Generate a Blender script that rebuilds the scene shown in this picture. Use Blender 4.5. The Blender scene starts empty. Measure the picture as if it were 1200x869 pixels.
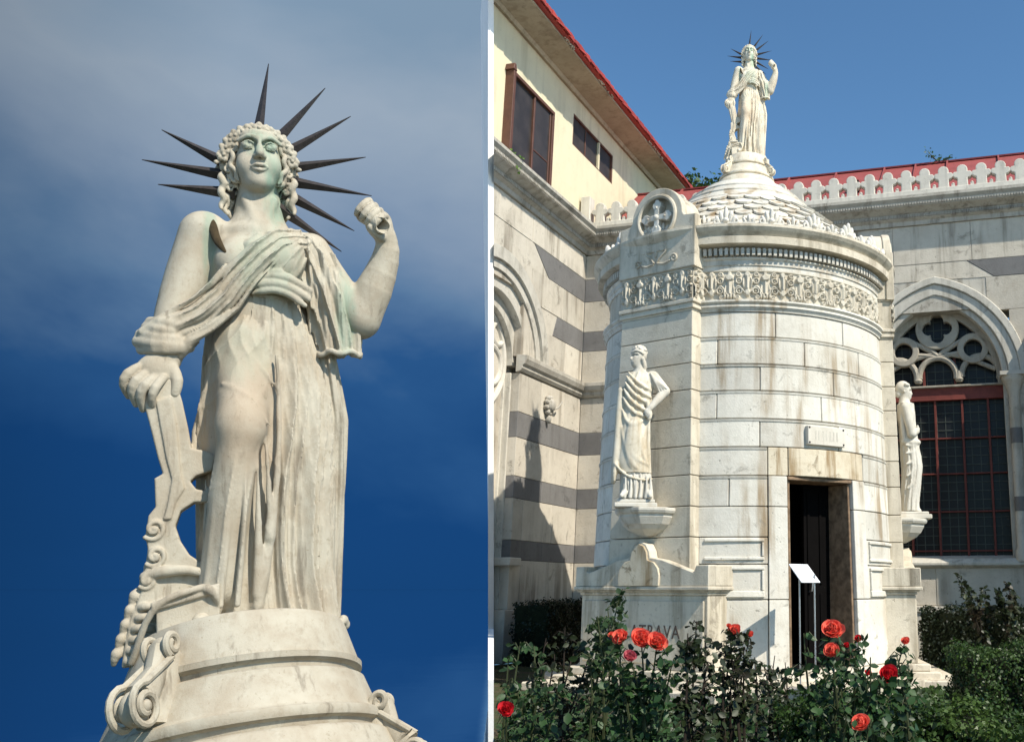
import bpy, bmesh, math, random
import numpy as np
from mathutils import Matrix, Vector, Euler

S = bpy.context.scene
COL = S.collection
R_ = math.radians
random.seed(7)

# ------------------------------------------------------------------ camera
F, PX, PY, YH = 1120.0, 887.0, 435.0, 690.0
PITCH = math.atan((YH - PY) / F)
CAMH = 1.05
cam = bpy.data.cameras.new('camera')
cam.sensor_width = 36.0
cam.lens = F / 1200.0 * 36.0
cam.shift_x = (600.0 - PX) / 1200.0
cam.clip_start = 0.05
cam.clip_end = 20000.0
co = bpy.data.objects.new('camera', cam)
COL.objects.link(co)
co.location = (0, 0, CAMH)
co.rotation_euler = (math.pi / 2 + PITCH, 0, 0)
S.camera = co

# ------------------------------------------------------------------ sky and sun
SUN_AZ, SUN_EL = R_(131.0), R_(46.0)        # azimuth clockwise from +Y
w = bpy.data.worlds.new('World')
S.world = w
w.use_nodes = True
nt = w.node_tree
nt.nodes.clear()
N = nt.nodes.new
L = nt.links.new
out = N('ShaderNodeOutputWorld')
bg = N('ShaderNodeBackground')
bg.inputs['Strength'].default_value = 0.075
L(bg.outputs[0], out.inputs[0])
sky = N('ShaderNodeTexSky')
sky.sky_type = 'NISHITA'
sky.sun_disc = False
sky.sun_elevation = SUN_EL
sky.sun_rotation = SUN_AZ
sky.altitude = 600
sky.air_density = 1.0
sky.dust_density = 0.6
sky.ozone_density = 2.0
tc = N('ShaderNodeTexCoord')
sep = N('ShaderNodeSeparateXYZ')
L(tc.outputs['Generated'], sep.inputs[0])


def wmath(op, a, b=None, c=None):
    n = N('ShaderNodeMath')
    n.operation = op
    for i, v in enumerate((a, b, c)):
        if v is None:
            continue
        if isinstance(v, (int, float)):
            n.inputs[i].default_value = v
        else:
            L(v, n.inputs[i])
    return n.outputs[0]


def wrange(v, a, b, c=0.0, d=1.0, smooth=True):
    n = N('ShaderNodeMapRange')
    n.interpolation_type = 'SMOOTHSTEP' if smooth else 'LINEAR'
    L(v, n.inputs[0])
    for i, q in enumerate((a, b, c, d)):
        n.inputs[i + 1].default_value = q
    return n.outputs[0]


def wramp(v, stops):
    n = N('ShaderNodeValToRGB')
    cr = n.color_ramp
    while len(cr.elements) < len(stops):
        cr.elements.new(0.5)
    for e, (p, c) in zip(cr.elements, stops):
        e.position = p
        e.color = (c[0], c[1], c[2], 1)
    L(v, n.inputs[0])
    return n.outputs[0]


def wmix(f, a, b, mode='MIX'):
    n = N('ShaderNodeMix')
    n.data_type = 'RGBA'
    n.blend_type = mode
    for s, v in ((n.inputs[0], f), (n.inputs[6], a), (n.inputs[7], b)):
        if isinstance(v, (int, float)):
            s.default_value = v
        elif isinstance(v, tuple):
            s.default_value = (v[0], v[1], v[2], 1)
        else:
            L(v, s)
    return n.outputs[2]


az = wmath('ARCTAN2', sep.outputs[0], sep.outputs[1])
# a bank of blue-grey cloud stands west of the courtyard, deep storm blue under it
bank = wmath('MULTIPLY', wrange(wmath('ADD', az, wmath('MULTIPLY', sep.outputs[2], 0.075)), R_(-12.8), R_(-15.0)), wrange(az, R_(-100), R_(-75)))
mp = N('ShaderNodeMapping')
mp.inputs['Scale'].default_value = (1.0, 1.0, 1.7)
L(tc.outputs['Generated'], mp.inputs[0])
nz = N('ShaderNodeTexNoise')
nz.inputs['Scale'].default_value = 3.1
nz.inputs['Detail'].default_value = 6.0
nz.inputs['Roughness'].default_value = 0.52
nz.inputs['Distortion'].default_value = 0.25
L(mp.outputs[0], nz.inputs['Vector'])
elev = wmath('ADD', sep.outputs[2], wmath('MULTIPLY', wmath('SUBTRACT', nz.outputs['Fac'], 0.5), 0.36))
# the bank brightens away from the open sky
elev = wmath('ADD', elev, wmath('MULTIPLY', wmath('ADD', az, R_(28)), 0.10))
elev = wmath('MINIMUM', elev, wmath('ADD', sep.outputs[2], 0.12))
cloud = wramp(elev, [(0.0, (0.075, 0.56, 1.85)), (0.12, (0.08, 0.58, 1.95)), (0.20, (0.22, 0.92, 2.5)), (0.27, (1.05, 2.0, 3.5)),
                     (0.36, (2.3, 3.15, 4.4)), (0.44, (3.1, 3.9, 4.9)), (0.54, (2.1, 3.1, 4.3))])
shade = wrange(wmath('ADD', az, wmath('MULTIPLY', nz.outputs['Fac'], 0.12)), R_(-46), R_(-17), 0.62, 1.16)
cloud = wmix(1.0, cloud, wmix(shade, (0, 0, 0), (1, 1, 1)), 'MULTIPLY')
clear = wmix(1.0, sky.outputs[0], (1.04, 1.46, 1.60), 'MULTIPLY')
L(wmix(bank, clear, cloud), bg.inputs['Color'])

sun = bpy.data.lights.new('sun', 'SUN')
sun.energy = 4.6
sun.angle = R_(0.5)
sun.color = (1.0, 0.925, 0.80)
so = bpy.data.objects.new('sun', sun)
COL.objects.link(so)
tosun = Vector((math.sin(SUN_AZ) * math.cos(SUN_EL), math.cos(SUN_AZ) * math.cos(SUN_EL), math.sin(SUN_EL)))
so.rotation_euler = tosun.to_track_quat('Z', 'Y').to_euler()
so.location = (6, -8, 14)

S.view_settings.view_transform = 'Standard'
S.view_settings.look = 'None'
S.view_settings.gamma = 1.0
S.view_settings.exposure = 0.45
S.view_settings.use_curve_mapping = False
S.cycles.max_bounces = 6
# ------------------------------------------------------------------ helpers
def link(name, me, mat=None, parent=None, smooth=False):
    o = bpy.data.objects.new(name, me)
    COL.objects.link(o)
    if mat is not None:
        me.materials.clear()
        me.materials.append(mat)
    if parent is not None:
        o.parent = parent
    if smooth:
        me.polygons.foreach_set('use_smooth', np.ones(len(me.polygons), dtype=bool))
    return o


def thing(name, label, cat, loc=(0, 0, 0), rot=(0, 0, 0), group=None):
    o = bpy.data.objects.new(name, None)
    COL.objects.link(o)
    o.location = loc
    o.rotation_euler = rot
    return tag(o, label, cat, group)


def tag(o, label, cat, group=None):
    o['label'] = label
    o['category'] = cat
    if group:
        o['group'] = group
    return o


def kind(o, k):
    o['kind'] = k
    return o


def copy_tree(o, parent=None):
    c = o.copy()
    COL.objects.link(c)
    c.parent = parent
    for ch in list(o.children):
        copy_tree(ch, c)
    return c


def T(x=0, y=0, z=0):
    return Matrix.Translation((x, y, z))


def RZ(a):
    return Matrix.Rotation(a, 4, 'Z')


def RX(a):
    return Matrix.Rotation(a, 4, 'X')


def RY(a):
    return Matrix.Rotation(a, 4, 'Y')


def frame(ox, ax, ay, azv):
    m = Matrix.Identity(4)
    for i in range(3):
        m[i][0], m[i][1], m[i][2], m[i][3] = ax[i], ay[i], azv[i], ox[i]
    return m


I4 = Matrix.Identity(4)


class MB:
    """collects shapes into ONE mesh object"""

    def __init__(self, M=I4):
        self.v, self.f, self.M, self.sm, self.mi = [], [], M, [], []

    def add(self, vs, fs, M=None, smooth=False, mi=0):
        b = len(self.v)
        m = self.M if M is None else self.M @ M
        self.v += [tuple(m @ Vector(p)) for p in vs]
        flip = m.determinant() < 0
        for q in fs:
            q = [b + i for i in q]
            self.f.append(q[::-1] if flip else q)
            self.sm.append(smooth)
            self.mi.append(mi)
        return self

    def box(self, x0, x1, y0, y1, z0, z1, M=None, mi=0):
        vs = [(x0, y0, z0), (x1, y0, z0), (x1, y1, z0), (x0, y1, z0), (x0, y0, z1), (x1, y0, z1), (x1, y1, z1), (x0, y1, z1)]
        fs = [(3, 2, 1, 0), (4, 5, 6, 7), (0, 1, 5, 4), (1, 2, 6, 5), (2, 3, 7, 6), (3, 0, 4, 7)]
        return self.add(vs, fs, M, False, mi)

    def hexa(self, vs, M=None, mi=0):
        fs = [(3, 2, 1, 0), (4, 5, 6, 7), (0, 1, 5, 4), (1, 2, 6, 5), (2, 3, 7, 6), (3, 0, 4, 7)]
        return self.add(vs, fs, M, False, mi)

    def sweepx(self, prof, x0, x1, M=None, smooth=False, mi=0):
        """closed (y, z) profile extruded along x"""
        n = len(prof)
        vs = [(x0, y, z) for y, z in prof] + [(x1, y, z) for y, z in prof]
        fs = [(i, (i + 1) % n, n + (i + 1) % n, n + i) for i in range(n)]
        fs += [tuple(range(n))[::-1], tuple(range(n, 2 * n))]
        return self.add(vs, fs, M, smooth, mi)

    def prism(self, poly, y0, y1, M=None, mi=0):
        """(x, z) outline extruded along y"""
        n = len(poly)
        vs = [(x, y0, z) for x, z in poly] + [(x, y1, z) for x, z in poly]
        fs = [(i, i + 1 if i + 1 < n else 0, n + (i + 1) % n, n + i) for i in range(n)]
        fs += [tuple(range(n))[::-1], tuple(range(n, 2 * n))]
        return self.add(vs, fs, M, False, mi)

    def lathe(self, prof, n=64, a0=0.0, a1=2 * math.pi, M=None, smooth=True, mi=0):
        """(r, z) open profile about z; angle 0 faces -y, positive turns to +x"""
        full = abs(a1 - a0 - 2 * math.pi) < 1e-6
        na = n if full else n + 1
        vs, fs = [], []
        for i in range(na):
            a = a0 + (a1 - a0) * i / n
            for r, z in prof:
                vs.append((r * math.sin(a), -r * math.cos(a), z))
        m = len(prof)
        for i in range(n):
            j = (i + 1) % na
            for k in range(m - 1):
                fs.append((i * m + k, j * m + k, j * m + k + 1, i * m + k + 1))
        return self.add(vs, fs, M, smooth, mi)

    def tube(self, pts, rad, n=8, M=None, cap=True, smooth=True, mi=0):
        pts = [Vector(p) for p in pts]
        rs = rad if isinstance(rad, (list, tuple)) else [rad] * len(pts)
        vs, fs = [], []
        t0 = (pts[1] - pts[0]).normalized()
        up = Vector((0, 0, 1)) if abs(t0.z) < 0.9 else Vector((1, 0, 0))
        u = t0.cross(up).normalized()
        for i, p in enumerate(pts):
            if i == 0:
                t = t0
            elif i == len(pts) - 1:
                t = (pts[i] - pts[i - 1]).normalized()
            else:
                t = (pts[i + 1] - pts[i - 1]).normalized()
            u = (u - t * u.dot(t)).normalized()
            v = t.cross(u)
            for k in range(n):
                a = 2 * math.pi * k / n
                vs.append(tuple(p + (u * math.cos(a) + v * math.sin(a)) * rs[i]))
        for i in range(len(pts) - 1):
            for k in range(n):
                k2 = (k + 1) % n
                fs.append((i * n + k, i * n + k2, (i + 1) * n + k2, (i + 1) * n + k))
        if cap:
            fs.append(tuple(range(n))[::-1])
            fs.append(tuple(range((len(pts) - 1) * n, len(pts) * n)))
        return self.add(vs, fs, M, smooth, mi)

    def ball(self, c, r, M=None, nu=10, nv=7, mi=0):
        rx, ry, rz = r if isinstance(r, (tuple, list)) else (r, r, r)
        vs, fs = [(c[0], c[1], c[2] - rz)], []
        for j in range(1, nv):
            p = -math.pi / 2 + math.pi * j / nv
            for i in range(nu):
                a = 2 * math.pi * i / nu
                vs.append((c[0] + rx * math.cos(p) * math.cos(a), c[1] + ry * math.cos(p) * math.sin(a), c[2] + rz * math.sin(p)))
        vs.append((c[0], c[1], c[2] + rz))
        for i in range(nu):
            fs.append((0, 1 + (i + 1) % nu, 1 + i))
            fs.append((len(vs) - 1, 1 + (nv - 2) * nu + i, 1 + (nv - 2) * nu + (i + 1) % nu))
        for j in range(nv - 2):
            for i in range(nu):
                a, b = 1 + j * nu + i, 1 + j * nu + (i + 1) % nu
                fs.append((a, b, b + nu, a + nu))
        return self.add(vs, fs, M, True, mi)

    def torus(self, R, r, M=None, n=32, m=8, mi=0):
        """ring in the xz plane"""
        vs, fs = [], []
        for i in range(n):
            a = 2 * math.pi * i / n
            for j in range(m):
                b = 2 * math.pi * j / m
                q = R + r * math.cos(b)
                vs.append((q * math.cos(a), r * math.sin(b), q * math.sin(a)))
        for i in range(n):
            for j in range(m):
                fs.append((i * m + j, i * m + (j + 1) % m, ((i + 1) % n) * m + (j + 1) % m, ((i + 1) % n) * m + j))
        return self.add(vs, fs, M, True, mi)

    def mesh(self, name):
        me = bpy.data.meshes.new(name)
        me.from_pydata(self.v, [], self.f)
        me.polygons.foreach_set('use_smooth', np.array(self.sm, dtype=bool))
        return me

    def build(self, name, mat, parent=None, bevel=0.0, seg=1, cut=None, recalc=False):
        me = self.mesh(name)
        if cut is not None or recalc:
            bm = bmesh.new()
            bm.from_mesh(me)
            if cut is not None:
                g = bm.verts[:] + bm.edges[:] + bm.faces[:]
                r = bmesh.ops.bisect_plane(bm, geom=g, plane_co=cut[0], plane_no=cut[1], clear_outer=True)
                ed = [e for e in r['geom_cut'] if isinstance(e, bmesh.types.BMEdge)]
                if ed:
                    bmesh.ops.holes_fill(bm, edges=ed, sides=0)
            if recalc:
                bmesh.ops.recalc_face_normals(bm, faces=bm.faces)
            bm.to_mesh(me)
            bm.free()
        if any(self.sm):
            me.set_sharp_from_angle(angle=R_(38))
        mats = mat if isinstance(mat, (list, tuple)) else [mat]
        if len(mats) > 1:
            me.polygons.foreach_set('material_index', np.array(self.mi, dtype=np.int32))
        o = bpy.data.objects.new(name, me)
        COL.objects.link(o)
        for m in mats:
            me.materials.append(m)
        if parent is not None:
            o.parent = parent
        if bevel:
            b = o.modifiers.new('bevel', 'BEVEL')
            b.width = bevel
            b.segments = seg
            b.limit_method = 'ANGLE'
            b.angle_limit = R_(40)
        return o


def shape2d(outers, thick, bevel=0.0):
    """filled outlines (holes where outlines nest) in the xz plane, y from 0 to thick -> verts, faces"""
    cu = bpy.data.curves.new('tmp', 'CURVE')
    cu.dimensions = '2D'
    cu.fill_mode = 'BOTH'
    cu.extrude = thick / 2 - bevel
    cu.bevel_depth = bevel
    cu.bevel_resolution = 1
    for poly in outers:
        sp = cu.splines.new('POLY')
        sp.points.add(len(poly) - 1)
        for p, (x, z) in zip(sp.points, poly):
            p.co = (x, z, 0, 1)
        sp.use_cyclic_u = True
    ob = bpy.data.objects.new('tmp', cu)
    me = ob.to_mesh()
    vs = [(v.co.x, thick / 2 - v.co.z, v.co.y) for v in me.vertices]
    fs = [tuple(p.vertices) for p in me.polygons]
    ob.to_mesh_clear()
    bpy.data.objects.remove(ob)
    bpy.data.curves.remove(cu)
    return vs, fs


def arc(cx, cz, r, a0, a1, n=16):
    return [(cx + r * math.cos(R_(a0 + (a1 - a0) * i / n)), cz + r * math.sin(R_(a0 + (a1 - a0) * i / n))) for i in range(n + 1)]


def mesh_np(name, V, Fq):
    me = bpy.data.meshes.new(name)
    me.vertices.add(len(V))
    me.vertices.foreach_set('co', np.ascontiguousarray(V, dtype=np.float32).ravel())
    n = len(Fq)
    me.loops.add(n * 4)
    me.loops.foreach_set('vertex_index', np.ascontiguousarray(Fq, dtype=np.int32).ravel())
    me.polygons.add(n)
    me.polygons.foreach_set('loop_start', np.arange(0, n * 4, 4, dtype=np.int32))
    me.polygons.foreach_set('use_smooth', np.ones(n, dtype=bool))
    me.update(calc_edges=True)
    me.validate()
    return me


# ------------------------------------------------------------------ sculpting in a signed distance grid
class Clay:
    def __init__(self, lo, hi, h):
        self.lo, self.h = np.array(lo, float), h
        n = np.ceil((np.array(hi, float) - self.lo) / h).astype(int) + 1
        self.ax = [(self.lo[i] + h * np.arange(n[i])).astype(np.float32) for i in range(3)]
        self.g = np.full(n, 30.0, dtype=np.float32)

    def sub(self, lo, hi):
        sl = []
        for i in range(3):
            a = int(np.clip(math.floor((lo[i] - self.lo[i]) / self.h), 0, self.g.shape[i]))
            b = int(np.clip(math.ceil((hi[i] - self.lo[i]) / self.h) + 1, 0, self.g.shape[i]))
            sl.append(slice(a, b))
        X = self.ax[0][sl[0]][:, None, None]
        Y = self.ax[1][sl[1]][None, :, None]
        Z = self.ax[2][sl[2]][None, None, :]
        return tuple(sl), X, Y, Z

    def put(self, sl, d, k=0.0, cut=False):
        a = self.g[sl]
        if a.size == 0:
            return
        d = d.astype(np.float32)
        if cut:
            if k > 0:
                t = np.clip(0.5 - 0.5 * (a + d) / k, 0, 1)
                self.g[sl] = a * (1 - t) - d * t + k * t * (1 - t)
            else:
                self.g[sl] = np.maximum(a, -d)
        elif k > 0:
            t = np.clip(0.5 + 0.5 * (a - d) / k, 0, 1)
            self.g[sl] = a * (1 - t) + d * t - k * t * (1 - t)
        else:
            self.g[sl] = np.minimum(a, d)

    def cone(self, a, b, ra, rb, k=4.0, cut=False, flat=1.0):
        """round cone between a and b; flat < 1 squeezes it in depth (y)"""
        a, b = np.array(a, float), np.array(b, float)
        m = max(ra, rb) + max(k, 2) + 4 * self.h
        sl, X, Y, Z = self.sub(np.minimum(a, b) - m, np.maximum(a, b) + m)
        s = np.array([1, 1 / flat, 1])
        d = (b - a) * s
        px, py, pz = X - a[0], (Y - a[1]) / flat, Z - a[2]
        t = np.clip((px * d[0] + py * d[1] + pz * d[2]) / max(d @ d, 1e-9), 0, 1)
        q = np.sqrt((px - d[0] * t) ** 2 + (py - d[1] * t) ** 2 + (pz - d[2] * t) ** 2) - (ra + (rb - ra) * t)
        self.put(sl, q * (flat if flat < 1 else 1), k, cut)

    def path(self, pts, rs, k=4.0, k0=None, flat=1.0, cut=False):
        """round-ended strand through the points, joined to the rest only once"""
        if not isinstance(rs, (list, tuple)):
            rs = [rs] * len(pts)
        pts = [np.array(p, float) for p in pts]
        if len(pts) > 2:            # round the corners
            q, r = [pts[0]], [rs[0]]
            for i in range(len(pts) - 1):
                if i:
                    q.append(pts[i] * 0.75 + (pts[i - 1] + pts[i + 1]) * 0.125)
                    r.append(rs[i])
                m = (pts[i] + pts[i + 1]) / 2
                q.append(m)
                r.append((rs[i] + rs[i + 1]) / 2)
            pts, rs = q + [pts[-1]], r + [rs[-1]]
        m = max(rs) + max(k, 2) + 4 * self.h
        lo, hi = np.min(pts, 0) - m, np.max(pts, 0) + m
        sl, X, Y, Z = self.sub(lo, hi)
        D = None
        for a, b, ra, rb in zip(pts[:-1], pts[1:], rs[:-1], rs[1:]):
            d = b - a
            px, py, pz = X - a[0], (Y - a[1]), Z - a[2]
            t = np.clip((px * d[0] + py * d[1] + pz * d[2]) / max(d @ d, 1e-9), 0, 1)
            e = np.sqrt((px - d[0] * t) ** 2 + ((py - d[1] * t) / flat) ** 2 + (pz - d[2] * t) ** 2) - (ra + (rb - ra) * t)
            D = e if D is None else np.minimum(D, e)
        self.put(sl, D * (flat if flat < 1 else 1), k, cut)

    def ell(self, c, r, k=4.0, rot=None, cut=False):
        c = np.array(c, float)
        m = max(r) + max(k, 2) + 4 * self.h
        sl, X, Y, Z = self.sub(c - m, c + m)
        x, y, z = X - c[0], Y - c[1], Z - c[2]
        if rot is not None:
            E = np.array(Euler([R_(q) for q in rot]).to_matrix().transposed())
            x, y, z = (E[0][0] * x + E[0][1] * y + E[0][2] * z, E[1][0] * x + E[1][1] * y + E[1][2] * z, E[2][0] * x + E[2][1] * y + E[2][2] * z)
        k0 = np.sqrt((x / r[0]) ** 2 + (y / r[1]) ** 2 + (z / r[2]) ** 2)
        k1 = np.sqrt((x / r[0] ** 2) ** 2 + (y / r[1] ** 2) ** 2 + (z / r[2] ** 2) ** 2)
        self.put(sl, k0 * (k0 - 1) / np.maximum(k1, 1e-6), k, cut)

    def block(self, c, r, k=3.0, rot=None, rnd=2.0, cut=False):
        c = np.array(c, float)
        m = float(np.linalg.norm(r)) + max(k, 2) + 4 * self.h
        sl, X, Y, Z = self.sub(c - m, c + m)
        x, y, z = X - c[0], Y - c[1], Z - c[2]
        if rot is not None:
            E = np.array(Euler([R_(q) for q in rot]).to_matrix().transposed())
            x, y, z = (E[0][0] * x + E[0][1] * y + E[0][2] * z, E[1][0] * x + E[1][1] * y + E[1][2] * z, E[2][0] * x + E[2][1] * y + E[2][2] * z)
        qx, qy, qz = np.abs(x) - (r[0] - rnd), np.abs(y) - (r[1] - rnd), np.abs(z) - (r[2] - rnd)
        d = np.sqrt(np.maximum(qx, 0) ** 2 + np.maximum(qy, 0) ** 2 + np.maximum(qz, 0) ** 2) + np.minimum(np.maximum(qx, np.maximum(qy, qz)), 0) - rnd
        self.put(sl, d, k, cut)

    def poly(self, pts, yc, hy, rnd=2.0, k=3.0, bulge=0.0):
        """(x, z) outline given a thickness of 2 * hy about y = yc"""
        pts = np.array(pts, float)
        m = rnd + max(k, 2) + 4 * self.h
        lo = (pts[:, 0].min() - m, yc - hy - m, pts[:, 1].min() - m)
        hi = (pts[:, 0].max() + m, yc + hy + m, pts[:, 1].max() + m)
        sl, X, Y, Z = self.sub(lo, hi)
        x, z = X[:, :, :], Z[:, :, :]
        x2, z2 = x[:, 0, :], z[0, 0, :][None, :]
        d = None
        s = np.ones(np.broadcast_shapes(x2.shape, z2.shape), dtype=np.float32)
        n = len(pts)
        for i in range(n):
            a, b = pts[i], pts[i - 1]
            e = b - a
            wx, wz = x2 - a[0], z2 - a[1]
            t = np.clip((wx * e[0] + wz * e[1]) / max(e @ e, 1e-9), 0, 1)
            q = (wx - e[0] * t) ** 2 + (wz - e[1] * t) ** 2
            d = q if d is None else np.minimum(d, q)
            c1, c2, c3 = z2 >= a[1], z2 < b[1], e[0] * wz > e[1] * wx
            fl = (c1 & c2 & c3) | (~c1 & ~c2 & ~c3)
            s = np.where(fl, -s, s)
        d2 = (s * np.sqrt(d))[:, None, :] + rnd
        dy = np.abs(Y - yc) - (hy - rnd) + bulge * np.clip(d2 + 12, 0, 12)
        dd = np.sqrt(np.maximum(d2, 0) ** 2 + np.maximum(dy, 0) ** 2) + np.minimum(np.maximum(d2, dy), 0) - rnd
        self.put(sl, dd, k)

    def wrinkle(self, lo, hi, fn):
        """push the surface out (or in) by fn(X, Y, Z) inside a box"""
        sl, X, Y, Z = self.sub(lo, hi)
        self.g[sl] -= fn(X, Y, Z).astype(np.float32)

    def across(self, line, lo, hi, fn):
        """folds that run along a line in the xz plane: fn(signed distance, along, Y)"""
        sl, X, Y, Z = self.sub(lo, hi)
        best = dist = al = None
        s0 = 0.0
        for a, b in zip(line[:-1], line[1:]):
            ex, ez = b[0] - a[0], b[1] - a[1]
            L_ = math.hypot(ex, ez)
            wx, wz = X - a[0], Z - a[1]
            t = np.clip((wx * ex + wz * ez) / (L_ * L_), 0, 1)
            q = np.sqrt((wx - ex * t) ** 2 + (wz - ez * t) ** 2)
            sg = np.sign(ex * wz - ez * wx) * q
            l = s0 + t * L_
            if best is None:
                best, dist, al = q, sg, l
            else:
                m = q < best
                best, dist, al = np.where(m, q, best), np.where(m, sg, dist), np.where(m, l, al)
            s0 += L_
        self.g[sl] -= fn(dist, al, Y).astype(np.float32)

    def robe(self, rows, fold=None, k=4.0, cut=False):
        """cloth loft: rows of (z, cx, cy, rx, ry); fold(phi, z) -> outward push, phi 0 faces the viewer (-y), + to +x"""
        rows = sorted(rows)
        zz = np.array([q[0] for q in rows])
        A = np.array([q[1:] for q in rows])
        mx = A[:, 2].max() + 22
        lo = (A[:, 0].min() - mx, (A[:, 1] - A[:, 3]).min() - 22, zz[0] - 6)
        hi = (A[:, 0].max() + mx, (A[:, 1] + A[:, 3]).max() + 22, zz[-1] + 6)
        sl, X, Y, Z = self.sub(lo, hi)
        z1 = Z.ravel()

        def itp(col):
            # smooth (Catmull-Rom like) through numpy: linear then box blur
            f = np.interp(z1, zz, A[:, col])
            n = max(3, int(7 / self.h))
            ker = np.ones(n) / n
            return np.convolve(np.pad(f, n, mode='edge'), ker, 'same')[n:-n][None, None, :].astype(np.float32)
        cx, cy, rx, ry = itp(0), itp(1), itp(2), itp(3)
        ux, uy = (X - cx), (Y - cy)
        phi = np.arctan2(ux / rx, -uy / ry)
        rho = np.sqrt((ux / rx) ** 2 + (uy / ry) ** 2)
        rad = np.sqrt(ux ** 2 + uy ** 2) + 1e-4
        d = rad * (1 - 1 / np.maximum(rho, 1e-4))
        if fold is not None:
            d = d - fold(phi, Z)
        d = np.maximum(d * 0.8, np.maximum(zz[0] - Z, Z - zz[-1]))
        self.put(sl, d, k, cut)

    def mesh(self, name, smooth=1):
        G = self.g
        for ax in range(3):
            sl0 = [slice(None)] * 3
            for q in (0, -1):
                sl0[ax] = q
                G[tuple(sl0)] = np.maximum(G[tuple(sl0)], 0.01)
        ins = G < 0
        c = np.zeros(tuple(n - 1 for n in G.shape), dtype=np.uint8)
        offs = [(i, j, k) for i in (0, 1) for j in (0, 1) for k in (0, 1)]
        nx, ny, nz_ = c.shape
        for i, j, k in offs:
            c += ins[i:i + nx, j:j + ny, k:k + nz_]
        act = np.argwhere((c > 0) & (c < 8))
        vals = np.stack([G[act[:, 0] + i, act[:, 1] + j, act[:, 2] + k] for i, j, k in offs], 1)
        O = np.array(offs, float)
        acc = np.zeros((len(act), 3))
        cnt = np.zeros(len(act))
        for a in range(8):
            for b in range(a + 1, 8):
                if np.abs(O[a] - O[b]).sum() != 1:
                    continue
                va, vb = vals[:, a], vals[:, b]
                m = (va < 0) != (vb < 0)
                t = va[m] / (va[m] - vb[m])
                acc[m] += O[a] + (O[b] - O[a]) * t[:, None]
                cnt[m] += 1
        V = self.lo + self.h * (act + acc / cnt[:, None])
        idx = np.full(c.shape, -1, dtype=np.int32)
        idx[act[:, 0], act[:, 1], act[:, 2]] = np.arange(len(act))
        quads = []
        for ax in range(3):
            n1 = np.array(G.shape)
            s0 = [slice(1, -1)] * 3
            s1 = [slice(1, -1)] * 3
            s0[ax] = slice(0, n1[ax] - 1)
            s1[ax] = slice(1, n1[ax])
            A, B = ins[tuple(s0)], ins[tuple(s1)]
            e = np.argwhere(A != B)
            sgn = A[e[:, 0], e[:, 1], e[:, 2]]
            p = e.copy()
            for q in range(3):
                if q != ax:
                    p[:, q] += 1
            u, v = (ax + 1) % 3, (ax + 2) % 3
            du, dv = np.zeros(3, int), np.zeros(3, int)
            du[u], dv[v] = 1, 1

            def at(o):
                r = p + o
                return idx[r[:, 0], r[:, 1], r[:, 2]]
            q = np.stack([at(-du - dv), at(-dv), at(0 * du), at(-du)], 1)
            q[~sgn] = q[~sgn][:, ::-1]
            quads.append(q)
        Q = np.concatenate(quads)
        Q = Q[(Q >= 0).all(1)]
        for _ in range(smooth):
            s = np.zeros_like(V)
            n = np.zeros(len(V))
            for a, b in ((0, 1), (1, 2), (2, 3), (3, 0)):
                np.add.at(s, Q[:, a], V[Q[:, b]])
                np.add.at(s, Q[:, b], V[Q[:, a]])
                np.add.at(n, Q[:, a], 1)
                np.add.at(n, Q[:, b], 1)
            V = 0.5 * V + 0.5 * s / np.maximum(n, 1)[:, None]
        return mesh_np(name, V, Q)
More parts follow.
